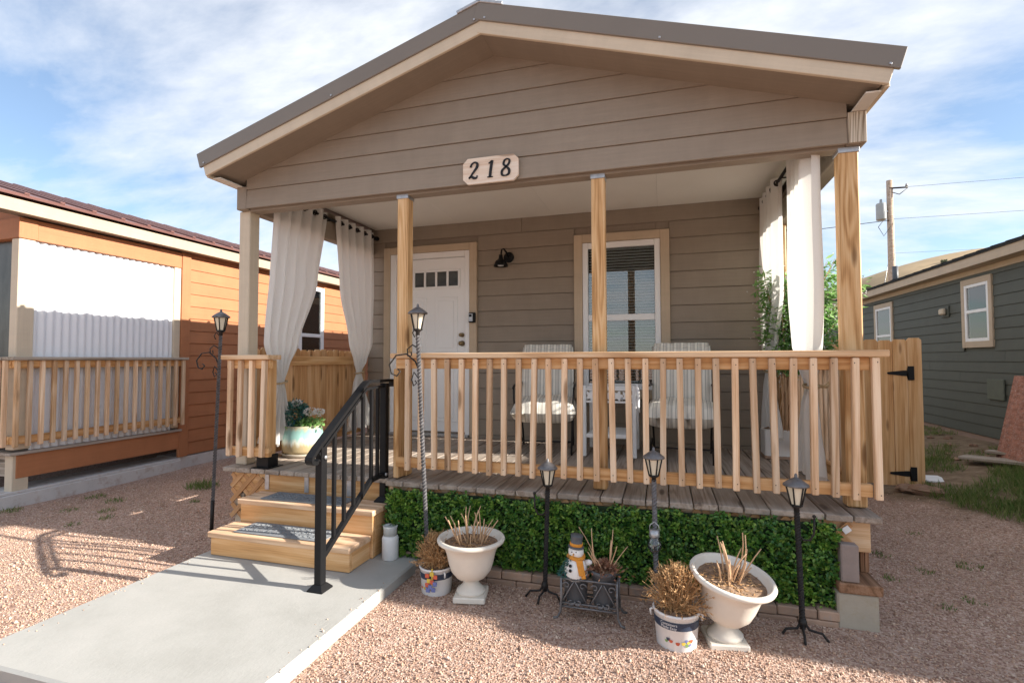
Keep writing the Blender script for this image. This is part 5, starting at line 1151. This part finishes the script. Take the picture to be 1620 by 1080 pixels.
# corrugated privacy panel
V = []; ny = 200
for i in range(ny+1):
    y = .125+(1.628-.125)*i/ny; xo = .011*math.sin(2*math.pi*(y-.125)/.075)
    V += [(xo, y, -.02), (xo, y, 2.06)]
meshobj('corrugated_panel', V, [[2*i, 2*i+2, 2*i+3, 2*i+1] for i in range(ny)], 'panel', lh, T(LX-.035, 0, 0), True)
ldk = sub('porch_deck', lh)
for k in range(13): box('deck_board', LX-.02-.14*k-.133, LX-.02-.14*k+(.05 if k == 0 else 0), -.06, 1.75, -.05, -.022, 'deck', ldk, .004, 1)
box('skirt_board', LX-.03, LX+.006, .01, 1.755, -.275, -.052, 'orange', ldk, .004); box('front_skirt', LX-4.3, LX-.115, -.005, .03, -.26, -.055, 'oldwood', ldk, .004)
lrl = sub('railing', lh)
box('rail_cap', LX-.05, LX+.10, -.10, 1.77, .868, .90, 'oldwood', lrl, .004, 1); box('top_rail', LX+.003, LX+.04, -.05, 1.76, .79, .867, 'rail', lrl, .004, 1); box('bottom_rail', LX+.003, LX+.04, -.05, 1.76, .06, .135, 'rail', lrl, .004, 1)
for k in range(18): box('baluster', LX+.041, LX+.077, -.035+k*.1035-.018, -.035+k*.1035+.018, .035, .866, 'baluster' if k % 3 else 'railcap', lrl, .004)
box('rail_cap', LX-4.3, LX-.052, -.11, .03, .866, .898, 'oldwood', lrl, .004); box('top_rail', LX-4.3, LX+.0, -.062, -.025, .79, .865, 'rail', lrl, .004); box('bottom_rail', LX-4.3, LX+.0, -.062, -.025, .06, .135, 'rail', lrl, .004)
for k in range(14): box('baluster', LX-.03-k*.1035-.018, LX-.03-k*.1035+.018, -.099, -.063, .035, .865, 'baluster', lrl, .004)
box('clear_vinyl', LX-4.2, LX-.125, .05, .055, .0, 2.055, 'vinyl', lh, .001); box('vinyl_trim', LX-.155, LX-.126, .03, .049, .0, 2.055, 'cream', lh, .003)
wv = sub('window', lh)
for y0, y1 in ((3.94, 4.02), (4.53, 4.61)): box('window_frame', LX-.02, LX+.012, y0, y1, .63, 2.18, 'white', wv, .004)
for z0, z1 in ((.63, .70), (1.27, 1.33), (2.11, 2.179)): box('window_frame', LX-.02, LX+.010, 4.021, 4.529, z0, z1, 'white', wv, .004)
box('window_pane', LX-.012, LX-.006, 4.021, 4.529, .70, 2.11, 'glass', wv, .001); box('dark_window_back', LX-.0295, LX-.022, 3.95, 4.6, .62, 2.18, 'dark', wv, .001)  # flat dark sheet behind the pane stands in for the unlit room
def side_roof(parent, rid, zap, slope, hw, y0, y1, mat, sides, pitch):
    rf = sub('roof', parent)
    for s in sides:
        slope_box('roof_panel', 0, hw, y0, y1, 0, .03, mat, rf, s, .002, rid, zap, slope)
        y = y0+.04
        while y < y1: slope_box('roof_rib', 0, hw+.012, y-.022, y+.022, .028, .052, mat, rf, s, .004, rid, zap, slope); y += pitch
    return rf
LRID = LX-2.18; side_roof(lh, LRID, 2.415+.31*2.37, .31, 2.37, -.42, 12.2, 'brownroof', (1, -1), .30)
box('rear_wall', LX-4.35, LX-.1, 11.9, 12, -.38, 2.3, 'orange', lh, .004); box('porch_wall', LX-4.35, LX-.1, 1.85, 1.9, -.05, 2.3, 'orange', lh, .004); box('far_wall', LX-4.4, LX-4.3, 1.85, 12, -.5, 2.3, 'orange', lh, .004)
prism('gable', [(LX-4.36, 2.264), (LX, 2.264), (LX-2.18, 2.264+.31*2.18)], 'orange', .05, (0, .08, 0), (1, 0, 0), (0, 0, 1), lh)

# ------------------------------------------------------------------ neighbour on the right
rh = thing('grey_house', (5.5, 6, -.3), 'slate grey green house with tan fascia and white windows on the right', 'house')
RX = 3.3
sw = box('side_wall', RX+.03, RX+.10, -.08, 16, -.25, 2.15, 'grey', rh, .002)
WINS = [(5.18, 5.92, 1.02, 2.03), (8.32, 9.22, .62, 1.99)]
lapwall(sw, 'y', -.08, 16, RX+.018, [-.235+.150*k for k in range(17)], WINS, 'grey', -1)
box('foundation', RX+.025, RX+.3, -.06, 16, -.62, -.24, 'pinkbase', rh, .004)
for (y0, y1, z0, z1) in WINS:
    wv = sub('window', rh)
    for a, b in ((y0, y0+.075), (y1-.075, y1)): box('window_trim', RX-.012, RX+.02, a, b, z0, z1, 'tan', wv, .003)
    for a, b in ((z0, z0+.09), (z1-.085, z1)): box('window_trim', RX-.0115, RX+.02, y0+.0755, y1-.0755, a, b, 'tan', wv, .003)
    for a, b in ((y0+.0755, y0+.125), (y1-.125, y1-.0755)): box('window_frame', RX-.008, RX+.03, a, b, z0+.0905, z1-.0855, 'white', wv, .003)
    for a, b in ((z0+.0905, z0+.135), (z0+(z1-z0)*.5, z0+(z1-z0)*.5+.045), (z1-.13, z1-.0855)): box('window_frame', RX-.0075, RX+.03, y0+.1255, y1-.1255, a, b, 'white', wv, .003)
    box('window_pane', RX+.008, RX+.014, y0+.1255, y1-.1255, z0+.13, z1-.13, 'glass', wv, .001); box('dark_window_back', RX+.018, RX+.0295, y0+.05, y1-.05, z0+.05, z1-.05, 'dark', wv, .002)  # dark sheet on the wall stands in for the unlit interior
lgx = sub('wall_light', rh); box('light_plate', RX-.01, RX+.01, 6.28, 6.50, 1.52, 1.70, 'grey', lgx, .006); box('light_housing', RX-.07, RX-.011, 6.33, 6.46, 1.56, 1.66, 'cream', lgx, .02)
M['ventg'] = paint('vent_green', (.125, .138, .108), .7, .1, 10); box('vent_cover', RX-.016, RX+.004, 4.98, 5.34, .30, .58, 'ventg', rh, .004)
box('eave_fascia', RX-.20, RX-.18, -.19, 16.2, 2.155, 2.285, 'tan', rh, .003, 1); box('soffit', RX-.179, RX+.04, -.19, 16.2, 2.16, 2.175, 'tan', rh, .002, 1); box('frieze_board', RX-.004, RX+.02, -.08, 16, 2.08, 2.158, 'tan', rh, .003, 1)
side_roof(rh, RX+2.2, 2.285+.31*2.4, .31, 2.42, -.21, 16.3, 'dark', (-1, 1), .305)
tube('vent_pipe', [(RX+.55, 9.6, 2.4), (RX+.55, 9.6, 2.88)], .055, 'dkpot', rh, 12); lathe('pipe_boot', [(.12, 0), (.10, .06), (.06, .12)], 'dark', rh, T(RX+.55, 9.6, 2.48), 14)
box('front_wall', RX+.1, RX+4.4, -.07, .01, -.25, 2.15, 'grey', rh, .004); box('far_wall', RX+4.3, RX+4.4, .02, 16, -.5, 2.15, 'grey', rh, .004); box('rear_wall', RX+.1, RX+4.29, 15.9, 16, -.25, 2.15, 'grey', rh, .004)
prism('gable', [(RX+.02, 2.152), (RX+4.38, 2.152), (RX+2.2, 2.152+.31*2.18)], 'grey', .05, (0, -.01, 0), (1, 0, 0), (0, 0, 1), rh)

# ------------------------------------------------------------------ utility pole
up_ = thing('utility_pole', (9.53, 25, -.57), 'weathered wooden utility pole with grey transformer behind the slate house', 'utility pole')
tube('pole', [(9.53, 25, -.8), (9.545, 25, 9.45)], [.17, .13], 'utility', up_, 12)
lathe('transformer', [(.001, 0), (.2, 0), (.21, .04), (.21, .75), (.19, .8), (.06, .83), (.05, 1.0), (.001, 1.02)], 'transf', up_, T(9.15, 24.95, 7.55), 20); box('transformer_bracket', 9.3, 9.45, 24.93, 24.98, 7.9, 8.0, 'galv', up_, .01)
tube('crossarm', [(9.5, 24.9, 9.05), (10.25, 24.9, 9.03)], .04, 'iron', up_, 8); lathe('insulator', [(.05, 0), (.06, .06), (.03, .14), (.001, .15)], 'transf', up_, T(10.2, 24.9, 9.07), 10)
tube('jumper_wire', [(9.6, 24.9, 8.85), (9.9, 24.9, 8.72), (10.25, 24.9, 9.0)], .02, 'iron', up_, 5); tube('jumper_wire', [(9.2, 24.85, 7.5), (8.98, 24.85, 7.2), (9.2, 24.85, 6.75), (9.5, 24.85, 7.2)], .015, 'iron', up_, 5)
for nm, pts, r_ in (('power_line', [(10.25, 24.9, 9.05), (20, 24.9, 9.0), (40, 24.9, 9.6)], .007), ('power_line', [(9.55, 24.9, 7.55), (20, 24.9, 7.5), (40, 24.9, 8.1)], .007), ('power_line', [(9.5, 24.9, 7.5), (5.8, 24.9, 7.25), (0, 24.9, 7.15), (-14, 24.9, 8.2)], .016), ('power_line', [(9.55, 24.9, 5.9), (20, 24.9, 5.85), (40, 24.9, 6.3)], .005)):
    tube(nm, pts, r_, 'iron', up_, 5)
tube('guy_wire', [(9.5, 25, 6), (9.0, 27, -.5)], .012, 'galv', up_, 5)
